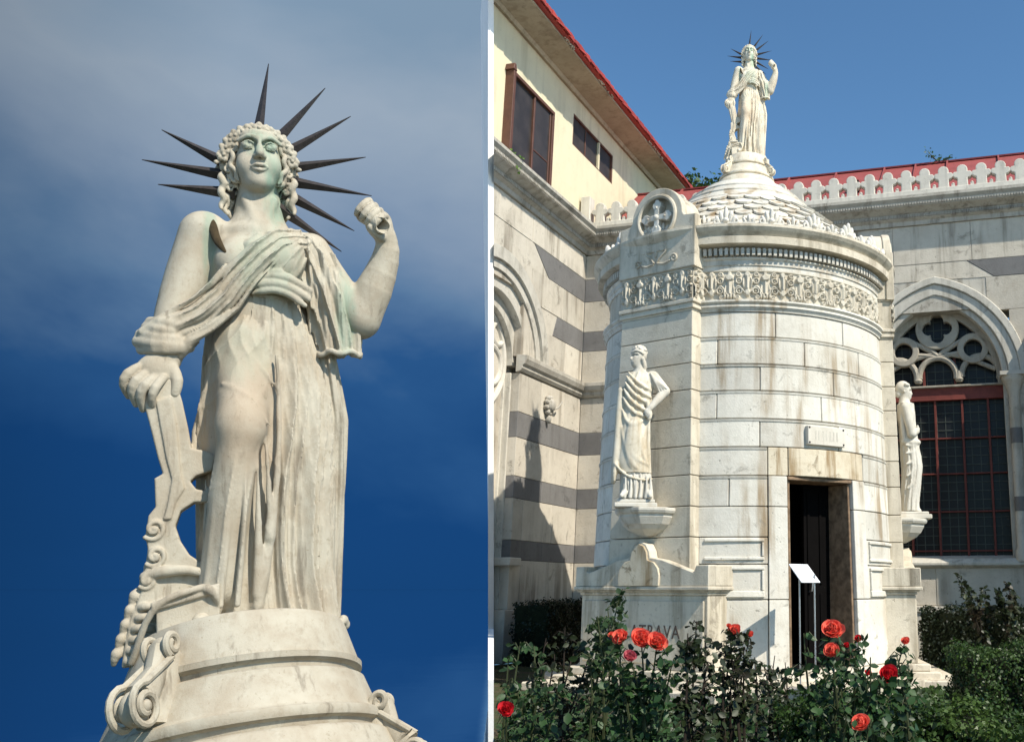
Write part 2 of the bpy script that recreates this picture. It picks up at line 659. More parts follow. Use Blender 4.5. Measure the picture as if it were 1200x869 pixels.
# ------------------------------------------------------------------ materials
class Mat:
    def __init__(self, name, rough=0.8, spec=0.3):
        self.m = bpy.data.materials.new(name)
        self.m.use_nodes = True
        self.t = self.m.node_tree
        self.b = self.t.nodes['Principled BSDF']
        self.b.inputs['Roughness'].default_value = rough
        self.b.inputs['Specular IOR Level'].default_value = spec
        self.geo = self.t.nodes.new('ShaderNodeNewGeometry')
        self.tc = self.t.nodes.new('ShaderNodeTexCoord')

    def set(self, s, v):
        if isinstance(v, (int, float)):
            s.default_value = v
        elif isinstance(v, tuple):
            s.default_value = (v[0], v[1], v[2], 1.0) if len(s.default_value) == 4 else v
        else:
            self.t.links.new(v, s)

    def pos(self, sc=(1, 1, 1), world=True, off=(0, 0, 0)):
        n = self.t.nodes.new('ShaderNodeMapping')
        n.inputs['Scale'].default_value = sc
        n.inputs['Location'].default_value = off
        self.t.links.new(self.geo.outputs['Position'] if world else self.tc.outputs['Object'], n.inputs[0])
        return n.outputs[0]

    def noise(self, vec, scale, detail=4, rough=0.6, dist=0.0):
        n = self.t.nodes.new('ShaderNodeTexNoise')
        n.inputs['Scale'].default_value = scale
        n.inputs['Detail'].default_value = detail
        n.inputs['Roughness'].default_value = rough
        n.inputs['Distortion'].default_value = dist
        self.t.links.new(vec, n.inputs['Vector'])
        return n.outputs['Fac']

    def rng(self, v, a, b, c=0.0, d=1.0):
        n = self.t.nodes.new('ShaderNodeMapRange')
        n.interpolation_type = 'SMOOTHSTEP'
        self.t.links.new(v, n.inputs[0])
        for i, q in enumerate((a, b, c, d)):
            n.inputs[i + 1].default_value = q
        return n.outputs[0]

    def math(self, op, a, b=0.0):
        n = self.t.nodes.new('ShaderNodeMath')
        n.operation = op
        self.set(n.inputs[0], a)
        self.set(n.inputs[1], b)
        return n.outputs[0]

    def mix(self, f, a, b, mode='MIX'):
        n = self.t.nodes.new('ShaderNodeMix')
        n.data_type = 'RGBA'
        n.blend_type = mode
        self.set(n.inputs[0], f)
        self.set(n.inputs[6], a)
        self.set(n.inputs[7], b)
        return n.outputs[2]

    def island(self):
        return self.geo.outputs['Random Per Island']

    def bump(self, h, strength=0.3, dist=0.01, prev=None):
        n = self.t.nodes.new('ShaderNodeBump')
        n.inputs['Strength'].default_value = strength
        n.inputs['Distance'].default_value = dist
        self.t.links.new(h, n.inputs['Height'])
        if prev is not None:
            self.t.links.new(prev, n.inputs['Normal'])
        self.t.links.new(n.outputs[0], self.b.inputs['Normal'])
        return n.outputs[0]

    def color(self, c):
        self.set(self.b.inputs['Base Color'], c)
        return self.m


def plain(name, c, rough=0.6, spec=0.3, var=0.15, sc=6.0, metal=0.0):
    m = Mat(name, rough, spec)
    n = m.noise(m.pos(), sc, 5, 0.65)
    dk = tuple(q * (1 - var) for q in c)
    lt = tuple(min(1, q * (1 + var)) for q in c)
    m.bump(n, 0.15, 0.01)
    m.b.inputs['Metallic'].default_value = metal
    return m.color(m.mix(m.rng(n, 0.3, 0.7), dk, lt))


def stone(name, base, dark, stain, k=1.0, isl=0.0, blot=0.5, streak=0.5, world=True, bump=0.35, pits=0.5, rough=0.75):
    """weathered stone: k scales the pattern, isl varies whole blocks, blot/streak/pits set how dirty it is"""
    m = Mat(name, rough, 0.25)
    p = m.pos((k, k, k), world)
    n1 = m.noise(p, 1.6, 6, 0.62, 0.3)
    n2 = m.noise(p, 9.0, 6, 0.7)
    c = m.mix(m.rng(n1, 0.38, 0.72), base, tuple(0.55 * a + 0.45 * b for a, b in zip(base, dark)))
    c = m.mix(m.rng(n2, 0.45, 0.8, 0, 0.55), c, dark)
    if streak:
        ps = m.pos((5.5 * k, 5.5 * k, 0.45 * k), world)
        s = m.noise(ps, 1.0, 5, 0.6, 0.2)
        msk = m.rng(m.noise(m.pos((k, k, k), world, (7, 3, 1)), 0.8, 3), 0.36, 0.56)
        c = m.mix(m.math('MULTIPLY', m.math('MULTIPLY', m.rng(s, 0.46, 0.68), msk), streak), c, stain)
    if blot:
        b = m.noise(m.pos((k, k, k), world, (3.1, 9.2, 4.4)), 3.4, 7, 0.72, 0.6)
        c = m.mix(m.rng(b, 0.57, 0.67, 0, blot), c, tuple(q * 0.45 for q in dark))
    if isl:
        v = m.math('ADD', m.math('MULTIPLY', m.math('SUBTRACT', m.island(), 0.5), isl), 1.0)
        n = m.t.nodes.new('ShaderNodeVectorMath')
        n.operation = 'SCALE'
        m.t.links.new(c, n.inputs[0])
        m.t.links.new(v, n.inputs['Scale'])
        c = n.outputs[0]
    h = m.math('ADD', m.math('MULTIPLY', n2, 0.6), m.noise(p, 42.0, 4, 0.7))
    if pits:
        pt = m.noise(p, 26.0, 2, 0.5)
        pm = m.rng(pt, 0.70, 0.76)
        c = m.mix(m.math('MULTIPLY', pm, pits), c, tuple(q * 0.3 for q in dark))
        h = m.math('SUBTRACT', h, pm)
    m.bump(h, bump, 0.012 / k)
    return m.color(c)


M_MARBLE = stone('mausoleum_marble', (0.655, 0.625, 0.55), (0.43, 0.395, 0.32), (0.30, 0.22, 0.13), 1.0, 0.26, 0.6, 0.95)
M_MARBLE_G = stone('pier_marble', (0.61, 0.55, 0.44), (0.38, 0.325, 0.24), (0.23, 0.19, 0.13), 1.1, 0.12, 0.55, 0.7)
M_RELIEF = stone('relief_marble', (0.58, 0.54, 0.45), (0.36, 0.31, 0.23), (0.28, 0.21, 0.12), 1.4, 0.0, 0.5, 0.6)
M_LINTEL = stone('lintel_stone', (0.62, 0.55, 0.42), (0.38, 0.28, 0.16), (0.27, 0.18, 0.085), 1.3, 0.0, 0.8, 1.0)
M_WALL = stone('wall_limestone', (0.54, 0.495, 0.415), (0.36, 0.315, 0.25), (0.20, 0.17, 0.13), 0.8, 0.22, 0.6, 0.85)
M_BAND = stone('grey_band_stone', (0.17, 0.165, 0.16), (0.11, 0.105, 0.10), (0.08, 0.075, 0.07), 1.0, 0.2, 0.4, 0.3)
M_TRIM = stone('trim_limestone', (0.55, 0.52, 0.45), (0.33, 0.30, 0.25), (0.20, 0.18, 0.14), 1.3, 0.1, 0.5, 0.5)
M_CORN = stone('cornice_limestone', (0.46, 0.43, 0.37), (0.25, 0.225, 0.18), (0.15, 0.13, 0.10), 1.3, 0.1, 0.55, 0.7)
M_CREST = stone('crest_limestone', (0.60, 0.565, 0.49), (0.45, 0.42, 0.36), (0.25, 0.23, 0.2), 1.5, 0.1, 0.4, 0.4)
M_TRACERY = stone('tracery_stone', (0.62, 0.59, 0.52), (0.42, 0.39, 0.33), (0.25, 0.22, 0.18), 1.4, 0.0, 0.3, 0.3)
M_STATUE = stone('statue_marble', (0.60, 0.57, 0.50), (0.46, 0.42, 0.34), (0.38, 0.30, 0.20), 2.0, 0.0, 0.3, 0.4, bump=0.2)
M_PLASTER = stone('cream_plaster', (0.66, 0.60, 0.42), (0.57, 0.51, 0.35), (0.42, 0.37, 0.25), 0.7, 0.0, 0.14, 0.5, bump=0.12, pits=0.15, rough=0.9)
M_TRACERY_D = stone('shaded_tracery', (0.40, 0.36, 0.29), (0.26, 0.23, 0.18), (0.16, 0.13, 0.10), 1.4, 0.0, 0.4, 0.5)  # darker copy of the tracery stone, its shade put into the colour
M_WHITE = stone('white_plaster', (0.86, 0.86, 0.85), (0.74, 0.73, 0.71), (0.6, 0.58, 0.54), 0.7, 0.0, 0.08, 0.2, bump=0.1, pits=0.1, rough=0.9)
M_SOFFIT = stone('eave_soffit', (0.42, 0.36, 0.26), (0.26, 0.22, 0.15), (0.18, 0.14, 0.09), 1.0, 0.0, 0.4, 0.5)
M_REDROOF = stone('red_roof', (0.30, 0.075, 0.068), (0.20, 0.05, 0.046), (0.18, 0.05, 0.04), 1.2, 0.12, 0.3, 0.4, bump=0.15, pits=0.1, rough=0.6)
M_TILE = stone('roof_edge_red', (0.33, 0.045, 0.035), (0.24, 0.04, 0.035), (0.16, 0.05, 0.04), 2.5, 0.35, 0.6, 0.4, rough=0.6)
M_MORTAR = stone('crumbling_mortar', (0.48, 0.42, 0.33), (0.25, 0.2, 0.14), (0.2, 0.15, 0.1), 4.0, 0.3, 0.6, 0.2)
M_BROWN = plain('brown_window_frame', (0.10, 0.042, 0.026), 0.55, 0.4)
M_REDWOOD = plain('red_brown_window_bars', (0.13, 0.030, 0.022), 0.6, 0.3, 0.2, 8)
M_BRONZE = plain('dark_bronze', (0.030, 0.024, 0.022), 0.5, 0.5, 0.3, 30)
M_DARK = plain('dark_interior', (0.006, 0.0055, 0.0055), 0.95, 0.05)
M_DOOR = plain('door_shade_black', (0.0035, 0.003, 0.003), 0.85, 0.06)  # the unlit doorway's darkness is put into the door colour
M_STEEL = plain('steel', (0.45, 0.45, 0.46), 0.35, 0.5, 0.1, 20, 0.8)
M_PANEL = plain('white_sign_panel', (0.80, 0.81, 0.83), 0.45, 0.4, 0.03)
M_LETTER = plain('carved_letter', (0.085, 0.065, 0.055), 0.8, 0.2)
M_FAINT = plain('faded_letter', (0.52, 0.49, 0.42), 0.8, 0.2)


def glass(name, c, rough=0.15, spec=0.5):
    m = Mat(name, rough, spec)
    n = m.noise(m.pos(), 3.0, 3)
    m.bump(n, 0.08, 0.01)
    return m.color(m.mix(m.rng(n, 0.3, 0.7), tuple(q * 0.6 for q in c), c))


M_GLASS = glass('dark_leaded_glass', (0.010, 0.011, 0.013), 0.35, 0.25)
M_PANE = glass('window_pane', (0.050, 0.040, 0.034), 0.4, 0.3)
M_WHITEGLASS = glass('pale_glazing', (0.50, 0.54, 0.52), 0.3, 0.5)
M_LEAD = plain('lead_came', (0.055, 0.065, 0.055), 0.6, 0.3)


def patina_stone(name='liberty_marble', gain=1.0):
    """the Liberty figure's marble, in its own units (1 unit = about 5 mm): ochre wear on the thigh, copper-green
    runs below the bronze crown"""
    m = Mat(name, 0.72, 0.25)
    q = lambda *c: tuple(min(0.8, v * gain) for v in c)
    p = m.pos((0.011, 0.011, 0.011), False)
    n1 = m.noise(p, 1.7, 6, 0.62, 0.4)
    n2 = m.noise(p, 7.0, 7, 0.72)
    base, dark = q(0.44, 0.405, 0.325), q(0.27, 0.22, 0.155)
    c = m.mix(m.rng(n1, 0.35, 0.7), base, q(0.36, 0.31, 0.235))
    c = m.mix(m.rng(n2, 0.48, 0.78, 0, 0.6), c, dark)

    def spot(cx, cz, rx, rz):
        v = m.t.nodes.new('ShaderNodeMapping')
        v.vector_type = 'POINT'
        v.inputs['Location'].default_value = (-cx / rx, 0, -cz / rz)
        v.inputs['Scale'].default_value = (1 / rx, 0.0, 1 / rz)
        m.t.links.new(m.tc.outputs['Object'], v.inputs[0])
        l = m.t.nodes.new('ShaderNodeVectorMath')
        l.operation = 'LENGTH'
        m.t.links.new(v.outputs[0], l.inputs[0])
        return m.math('ADD', l.outputs['Value'], m.math('MULTIPLY', m.math('SUBTRACT', n2, 0.5), 0.9))
    warm = m.rng(spot(-5, 235, 62, 110), 1.15, 0.3, 0, 0.42)
    c = m.mix(warm, c, q(0.37, 0.265, 0.175))
    ps = m.pos((0.10, 0.10, 0.012), False)
    run = m.noise(ps, 1.0, 4, 0.6)
    for cx, cz, rx, rz, amt in ((31, 530, 14, 42, 0.55), (34, 488, 16, 38, 0.65), (12, 552, 20, 20, 0.5), (25, 405, 45, 50, 0.35),
                                (-42, 440, 9, 70, 0.5), (118, 350, 14, 60, 0.55), (-2, 300, 40, 40, 0.18)):
        g = m.math('MULTIPLY', m.rng(spot(cx, cz, rx, rz), 1.15, 0.55), m.rng(run, 0.30, 0.62, 0.35, 1.0))
        c = m.mix(m.math('MULTIPLY', g, amt), c, q(0.19, 0.31, 0.235))
    pit = m.rng(m.noise(p, 24.0, 3, 0.6), 0.68, 0.74)
    c = m.mix(m.math('MULTIPLY', pit, 0.5), c, (0.20, 0.15, 0.09))
    crev = m.rng(m.noise(m.pos((0.011, 0.011, 0.011), False, (3, 1, 2)), 5.0, 7, 0.75), 0.62, 0.72, 0, 0.45)
    c = m.mix(crev, c, q(0.20, 0.145, 0.09))
    st = m.noise(m.pos((0.075, 0.075, 0.0075), False, (1, 5, 2)), 1.0, 5, 0.65, 0.3)
    msk = m.rng(m.noise(m.pos((0.011, 0.011, 0.011), False, (4, 2, 8)), 1.4, 4), 0.44, 0.60)
    c = m.mix(m.math('MULTIPLY', m.math('MULTIPLY', m.rng(st, 0.52, 0.70), msk), 0.62), c, q(0.13, 0.105, 0.075))
    lich = m.rng(m.noise(m.pos((0.011, 0.011, 0.011), False, (9, 1, 6)), 9.0, 6, 0.7, 0.4), 0.62, 0.69, 0, 0.45)
    c = m.mix(lich, c, q(0.21, 0.18, 0.115))
    m.bump(m.math('SUBTRACT', m.math('ADD', n2, m.noise(p, 40.0, 4, 0.7)), pit), 0.13, 1.6)
    return m.color(c)


M_LIBERTY = patina_stone()
M_LIBERTY_W = patina_stone('brighter_liberty_marble', 1.55)  # same marble lightened; its brighter exposure is put into the colour
M_CREVICE = stone('dark_seam_stone', (0.10, 0.07, 0.035), (0.04, 0.03, 0.015), (0.05, 0.04, 0.02), 0.05, 0, 0.6, 0.0, world=False, bump=0.6)  # dark brown stone for the seam at the shoulder strap
# ------------------------------------------------------------------ layout
YAW = R_(14.5)
DV = Vector((math.cos(YAW), -math.sin(YAW), 0))          # along the back wall, to the right
AW = Vector((math.sin(YAW), math.cos(YAW), 0))           # into the back wall
UP = Vector((0, 0, 1))
CORNER = Vector((-3.101, 16.5, 0))
MBACK = frame(CORNER, DV, AW, UP)                        # x along the wall, y into it
MLEFT = frame(CORNER, AW, -DV, UP)                       # x toward the back (negative = toward us), y into the wing
CAMP = Vector((0, 0, CAMH))
AX, AY = -0.16, 12.0                                     # axis of the round mausoleum


def rooted(o, root):
    o.parent = root
    o.matrix_parent_inverse = root.matrix_basis.inverted()
    return o


def wing_end(px):
    """raking end face of the wing: plane through two points of its quoin"""
    u = (px - PX) / F
    a = Vector((u, math.cos(PITCH), math.sin(PITCH)))
    b = Vector((u, math.cos(PITCH) + 0.3 * math.sin(PITCH), math.sin(PITCH) - 0.3 * math.cos(PITCH)))
    n = a.cross(b).normalized()
    return n if n.x < 0 else -n


END_N = wing_end(578.6)
END_N2 = wing_end(572.0)


def on_wing(z, n, off=0.0):
    """point of the wing's court face (pushed off into it) at height z where it meets the raking plane"""
    o = MLEFT @ Vector((0, off, z))
    d = AW
    return o + d * ((CAMP - o).dot(n) / d.dot(n))


# ------------------------------------------------------------------ ground and water
def soil_mat():
    m = Mat('garden_soil', 0.95, 0.15)
    p = m.pos()
    n = m.noise(p, 2.2, 6, 0.7)
    n2 = m.noise(p, 30, 5, 0.7)
    c = m.mix(m.rng(n, 0.40, 0.62), (0.075, 0.058, 0.036), (0.030, 0.050, 0.014))
    c = m.mix(m.rng(n2, 0.45, 0.75, 0, 0.7), c, (0.10, 0.085, 0.055))
    m.bump(n2, 0.8, 0.03)
    return m.color(c)


def water_mat():
    m = Mat('still_water', 0.02, 0.5)
    p = m.pos()
    n = m.noise(p, 0.5, 4, 0.6)
    m.bump(n, 0.02, 0.2)
    m.b.inputs['Metallic'].default_value = 1.0
    return m.color(m.mix(n, (0.84, 0.88, 0.92), (0.88, 0.92, 0.96)))


M_SOIL, M_WATER = soil_mat(), water_mat()
g0 = on_wing(0.0, END_N)
edge = (g0.xy).normalized()
near = edge * (7.0 / edge.y)
gm = MB()
poly = [(-14, -18), (60, -18), (60, 70), (g0.x + 9.0, 70), (g0.x + 0.25, g0.y + 0.5), (g0.x, g0.y), (near.x, near.y), (near.x, 6.95), (-14, 6.95)]
n = len(poly)
gm.add([(x, y, 0.0) for x, y in poly] + [(x, y, -0.9) for x, y in poly],
       [tuple(range(n))] + [(i, n + i, n + (i + 1) % n, (i + 1) % n) for i in range(n)] + [tuple(range(n, 2 * n))[::-1]])
kind(gm.build('ground', M_SOIL), 'structure')
wm = MB()
wm.add([(-9000, -9000, -0.6), (9000, -9000, -0.6), (9000, 9000, -0.6), (-9000, 9000, -0.6)], [(0, 1, 2, 3)])
kind(wm.build('water', M_WATER), 'structure')
# gravel path beside the tomb on the right
pm = MB()
pm.add([(2.2, 9.2, 0.004), (3.1, 8.8, 0.004), (3.5, 13.2, 0.004), (2.3, 13.4, 0.004)], [(0, 1, 2, 3)])
M_PATH = stone('path_earth', (0.17, 0.145, 0.11), (0.10, 0.085, 0.06), (0.08, 0.07, 0.05), 2.0, 0, 0.6, 0, bump=0.6)
kind(pm.build('path', M_PATH), 'structure')
# ------------------------------------------------------------------ palace wing on the left
wing = thing('palace_wing', 'cream upper storey on striped stone arcade wall, red tiled eave, left of the round tomb', 'building', tuple(CORNER))
CUT = (CAMP, END_N)


def wpart(mb, name, mat, parent=None, bevel=0.0, cut=True, sub=False):
    o = mb.build(name, mat, None, bevel, cut=CUT if cut else None)
    rooted(o, parent or wing)
    if parent is not None and parent is not wing:
        o.parent = parent
        o.matrix_parent_inverse = Matrix.Identity(4)
    return o


BANDS = [(1.47, 1.76), (2.38, 2.71), (3.30, 3.69), (5.15, 5.51), (6.07, 6.49)]
COURSES = [(0.0, 0.75), (0.75, 1.47), (1.76, 2.38), (2.71, 3.30), (3.69, 4.30), (4.57, 5.15), (5.51, 6.07), (6.49, 6.95)]
rnd = random.Random(21)


def course(mb, x0, x1, z0, z1, lens, y0=0.0, y1=0.3, gap=0.003):
    x = x1
    while x > x0 + 0.02:
        a = max(x0, x - rnd.uniform(*lens))
        if a - x0 < 0.2:
            a = x0
        mb.box(a + gap, x - gap, y0 + rnd.uniform(-0.004, 0.004), y1, z0 + gap, z1 - gap)
        x = a


ARC_X, ARC_Z = -3.0, 4.42        # centre of the arched window
b = MB(MLEFT)
for z0, z1 in COURSES:
    lo = -2.2 if z1 < 4.4 else -(3.0 - math.sqrt(max(0, 1.5 ** 2 - (z0 - ARC_Z) ** 2)) if z0 - ARC_Z < 1.5 else 4.0)
    course(b, lo, 0.0, z0, z1, (0.6, 1.1))
wpart(b, 'stone_wall', M_WALL, bevel=0.006)
for z0, z1 in BANDS[:3]:
    b = MB(MLEFT)
    course(b, -2.2, 0.0, z0, z1, (0.9, 1.4), -0.002)
    wpart(b, 'grey_band', M_BAND, bevel=0.005)
for (z0, z1), xl in zip(BANDS[3:], (-1.05, -1.95)):
    b = MB(MLEFT)
    b.hexa([(xl - 0.12, 0, z0), (0, 0, z0), (0, 0.3, z0), (xl - 0.12, 0.3, z0), (xl + 0.02, 0, z1), (0, 0, z1), (0, 0.3, z1), (xl + 0.02, 0.3, z1)] if z0 < 6 else
           [(xl + 0.55, 0, z0), (0, 0, z0), (0, 0.3, z0), (xl + 0.55, 0.3, z0), (xl, 0, z1), (0, 0, z1), (0, 0.3, z1), (xl, 0.3, z1)])
    wpart(b, 'grey_band', M_BAND, bevel=0.005)
# plain stones closing the gaps beside the arch
b = MB(MLEFT)
b.box(-2.2, -1.0, 0.01, 0.28, 4.57, 6.95)
b.box(-4.5, -1.9, 0.012, 0.28, 5.6, 6.95)
b.box(-4.8, 0.0, 0.28, 0.5, 0.0, 7.4)
wpart(b, 'arch_spandrel', M_WALL)


def arch_ring(mb, cx, cz, r0, r1, y0, y1, zb=None, a0=0, a1=180, n=24, ogive=0.0):
    """moulded arch order; ogive shifts the two centres apart for a pointed arch"""
    segs = []
    if ogive:
        top = math.degrees(math.acos(ogive / (ogive + (r0 + r1) / 2)))
        for sgn, c0 in ((1, cx - ogive), (-1, cx + ogive)):
            pts = []
            for i in range(n // 2 + 1):
                t = top * i / (n // 2)
                pts.append((c0, t if sgn > 0 else 180 - t))
            segs.append(pts)
        segs = [segs[0] + segs[1][::-1]]
        line = segs[0]
        o = ogive
        q = [(c0 + (r0 + o) * math.cos(R_(a)), cz + (r0 + o) * math.sin(R_(a))) for c0, a in line]
        p = [(c0 + (r1 + o) * math.cos(R_(a)), cz + (r1 + o) * math.sin(R_(a))) for c0, a in line]
        mid = len(q) // 2
        # meet at the apex
        for L_, rr in ((q, r0), (p, r1)):
            zt = cz + math.sqrt(max(0, (rr + o) ** 2 - o ** 2))
            L_[mid - 1] = (cx, zt)
            L_[mid] = (cx, zt)
    else:
        q = arc(cx, cz, r0, a0, a1, n)
        p = arc(cx, cz, r1, a0, a1, n)
    if zb is not None:
        q = [(q[0][0], zb)] + q + [(q[-1][0], zb)]
        p = [(p[0][0], zb)] + p + [(p[-1][0], zb)]
    vs, fs = [], []
    for (a, c), (e, f) in zip(q, p):
        vs += [(a, y0, c), (e, y0, f), (e, y1, f), (a, y1, c)]
    for i in range(len(q) - 1):
        k = i * 4
        for j in range(4):
            fs.append((k + j, k + (j + 1) % 4, k + 4 + (j + 1) % 4, k + 4 + j))
    fs += [(3, 2, 1, 0), (len(vs) - 4, len(vs) - 3, len(vs) - 2, len(vs) - 1)]
    mb.add(vs, fs)


b = MB(MLEFT)
for r0, r1, y0, y1 in ((1.42, 1.62, -0.07, 0.2), (1.28, 1.42, -0.02, 0.2), (1.10, 1.28, 0.06, 0.3), (1.0, 1.10, 0.02, 0.3), (0.80, 1.0, 0.14, 0.4)):
    arch_ring(b, ARC_X, ARC_Z, r0, r1, y0, y1)
wpart(b, 'arch_moulding', M_TRIM, bevel=0.012)
b = MB(MLEFT)
for x0, x1, y0 in ((-2.22, -2.0, 0.14), (-2.0, -1.9, 0.02), (-1.9, -1.72, 0.06)):
    b.box(x0, x1, y0, 0.3, 0.75, 4.30)
wpart(b, 'window_jamb', M_TRIM, bevel=0.012)
STR = [(0.05, 4.30), (-0.03, 4.32), (-0.06, 4.36), (-0.06, 4.40), (-0.10, 4.43), (-0.13, 4.50), (-0.13, 4.56), (0.05, 4.58)]
b = MB(MLEFT)
b.sweepx(STR, -2.25, 0.0)
wpart(b, 'string_course', M_CORN, bevel=0.004)
b = MB(MLEFT)
b.box(-2.35, -1.38, -0.05, 0.3, 0.0, 0.75)
wpart(b, 'plinth', M_WALL, bevel=0.012)
b = MB(MLEFT)
b.box(-2.35, -2.0, -0.09, 0.35, 1.38, 1.50)
wpart(b, 'window_sill', M_WALL, bevel=0.012)
b = MB(MLEFT)
b.box(-4.6, -2.0, 0.36, 0.42, 1.4, 5.6)
wpart(b, 'glazing', M_WHITEGLASS)
tr = MB(MLEFT)
for cx, cz, r in ((-3.0, 4.95, 0.34), (-2.62, 4.35, 0.30), (-3.38, 4.35, 0.30), (-2.46, 4.86, 0.17)):
    tr.torus(r, 0.045, T(cx, 0.28, cz), 28, 8)
for cx in (-2.62, -3.38, -2.22):
    tr.box(cx - 0.03, cx + 0.03, 0.24, 0.32, 1.45, 4.2)
tr.torus(0.78, 0.05, T(-3.0, 0.28, 4.42), 48, 8)
wpart(tr, 'window_tracery', M_TRACERY)
CORN = [(0.1, 6.95), (-0.04, 6.95), (-0.05, 7.02), (-0.10, 7.05), (-0.11, 7.12), (-0.20, 7.17), (-0.27, 7.20), (-0.28, 7.27), (-0.33, 7.32), (-0.33, 7.37), (0.1, 7.40)]
b = MB(MLEFT)
b.sweepx(CORN, -4.8, 0.32)
for i in range(110):
    x = -4.6 + i * 0.044
    b.box(x, x + 0.024, -0.135, -0.09, 7.06, 7.115)
    b.box(x + 0.01, x + 0.034, -0.30, -0.26, 7.215, 7.255)
wpart(b, 'cornice', M_CORN)
# upper storey
b = MB(MLEFT)
WN = [(-3.05, -1.62, 7.52, 8.93), (-0.66, 1.16, 8.85, 9.46)]
zc, ze = 7.38, 9.86
b.box(-4.9, WN[0][0], 0.06, 0.4, zc, ze)
b.box(WN[0][0], WN[0][1], 0.06, 0.4, zc, WN[0][2])
b.box(WN[0][0], WN[0][1], 0.06, 0.4, WN[0][3], ze)
b.box(WN[0][1], WN[1][0], 0.06, 0.4, zc, ze)
b.box(WN[1][0], WN[1][1], 0.06, 0.4, zc, WN[1][2])
b.box(WN[1][0], WN[1][1], 0.06, 0.4, WN[1][3], ze)
b.box(WN[1][1], 6.2, 0.06, 0.4, zc, ze)
wpart(b, 'plaster_wall', M_PLASTER)
# windows
x0, x1, z0, z1 = WN[0]
b = MB(MLEFT)
for a0, a1, c0, c1, yy in ((x0 - 0.02, x0 + 0.05, z0 - 0.02, z1 + 0.02, -0.09), (x1 - 0.05, x1 + 0.02, z0 - 0.02, z1 + 0.02, -0.06), (x0, x1, z0 - 0.05, z0 + 0.03, -0.085), (x0, x1, z1 - 0.03, z1 + 0.03, -0.07)):
    b.box(a0, a1, yy, 0.2, c0, c1)
xm = (x0 + x1) / 2 + 0.05
b.box(xm - 0.022, xm + 0.022, -0.05, 0.08, z0 + 0.03, z1 - 0.03)
b.box(x1 - 0.11, x1 - 0.085, -0.045, 0.06, z0 + 0.03, z1 - 0.03)
b.box(xm + 0.022, x1 - 0.11, -0.04, 0.05, z0 + 0.46, z0 + 0.485)
b.prism([(x0 - 0.06, z1 + 0.02), (x0 + 0.05, z1 + 0.02), (x0 + 0.01, z1 + 0.13), (x0 - 0.03, z1 + 0.13)], -0.10, 0.06)
w1 = wpart(b, 'window', M_BROWN, bevel=0.004)
b = MB(MLEFT)
b.box(x0 + 0.05, xm - 0.022, -0.015, 0.0, z0 + 0.03, z1 - 0.03)
b.box(xm + 0.022, x1 - 0.05, -0.03, -0.015, z0 + 0.03, z1 - 0.03)
wpart(b, 'pane', M_PANE, w1)
x0, x1, z0, z1 = WN[1]
b = MB(MLEFT)
for a0, a1, c0, c1 in ((x0, x0 + 0.04, z0, z1), (x1 - 0.04, x1, z0, z1), (x0 + 0.04, x1 - 0.04, z0, z0 + 0.035), (x0 + 0.04, x1 - 0.04, z1 - 0.035, z1)):
    b.box(a0, a1, 0.065, 0.2, c0, c1)
b.box(x0 + 0.58, x0 + 0.61, 0.085, 0.1, z0, z1)
w2 = wpart(b, 'window', M_BROWN, bevel=0.003)
b = MB(MLEFT)
b.box(x0 + 1.14, x0 + 1.20, 0.065, 0.2, z0, z1)
wpart(b, 'mullion', M_PLASTER, w2)
b = MB(MLEFT)
b.box(x0 + 0.04, x1 - 0.04, 0.10, 0.12, z0, z1)
wpart(b, 'pane', M_PANE, w2)
# eave and roof edge
b = MB(MLEFT)
b.sweepx([(0.3, 9.86), (0.0, 9.80), (-0.03, 9.86), (-0.48, 9.90), (-0.48, 9.96), (0.3, 9.97)], -5.4, 6.0)
wpart(b, 'eave_soffit', M_SOFFIT)
b = MB(MLEFT)
b.sweepx([(-0.50, 9.935), (-0.56, 9.95), (-0.56, 10.02), (2.6, 11.6), (2.6, 11.5), (0.2, 10.0)], -5.4, 6.1)
rr = random.Random(5)
x = -5.3
while x < 6.0:
    l = rr.uniform(0.16, 0.24)
    b.hexa([(x, -0.60 + rr.uniform(-.02, .02), 9.95), (x + l, -0.60 + rr.uniform(-.02, .02), 9.95), (x + l, -0.4, 10.05), (x, -0.4, 10.05),
            (x + .02, -0.59, 10.03 + rr.uniform(-.01, .02)), (x + l - .02, -0.59, 10.03 + rr.uniform(-.01, .02)), (x + l - .02, -0.4, 10.12), (x + .02, -0.4, 10.12)])
    x += l + 0.01
wpart(b, 'red_tile_roof', M_TILE)
b = MB(MLEFT)
for xa, xb in ((-2.3, -1.9), (-0.9, -0.2), (1.6, 2.5)):
    for i in range(26):
        x = rr.uniform(xa, xb)
        b.ball((x, -0.505 + rr.uniform(-.015, .01), 9.94 + rr.uniform(-.02, .02)), (rr.uniform(.012, .035), .02, rr.uniform(.008, .02)), nu=6, nv=4)
kind(wpart(b, 'crumbling_mortar', M_MORTAR), 'stuff')
# carved bracket ornament between the bands
b = MB(MLEFT)
for i in range(9):
    a = i * 0.698
    b.ball((-1.27 + 0.10 * math.cos(a), -0.05, 3.95 + 0.13 * math.sin(a)), (0.045, 0.05, 0.045), nu=8, nv=6)
b.ball((-1.27, -0.08, 3.95), (0.08, 0.08, 0.11), nu=12, nv=8)
b.ball((-1.27, -0.05, 3.72), (0.04, 0.05, 0.07), nu=8, nv=6)
b.tube([(-1.17, -0.03, 3.88), (-1.05, -0.10, 3.95), (-1.0, -0.14, 4.05)], [0.02, 0.018, 0.012], 6)
wpart(b, 'carved_boss', M_CORN)
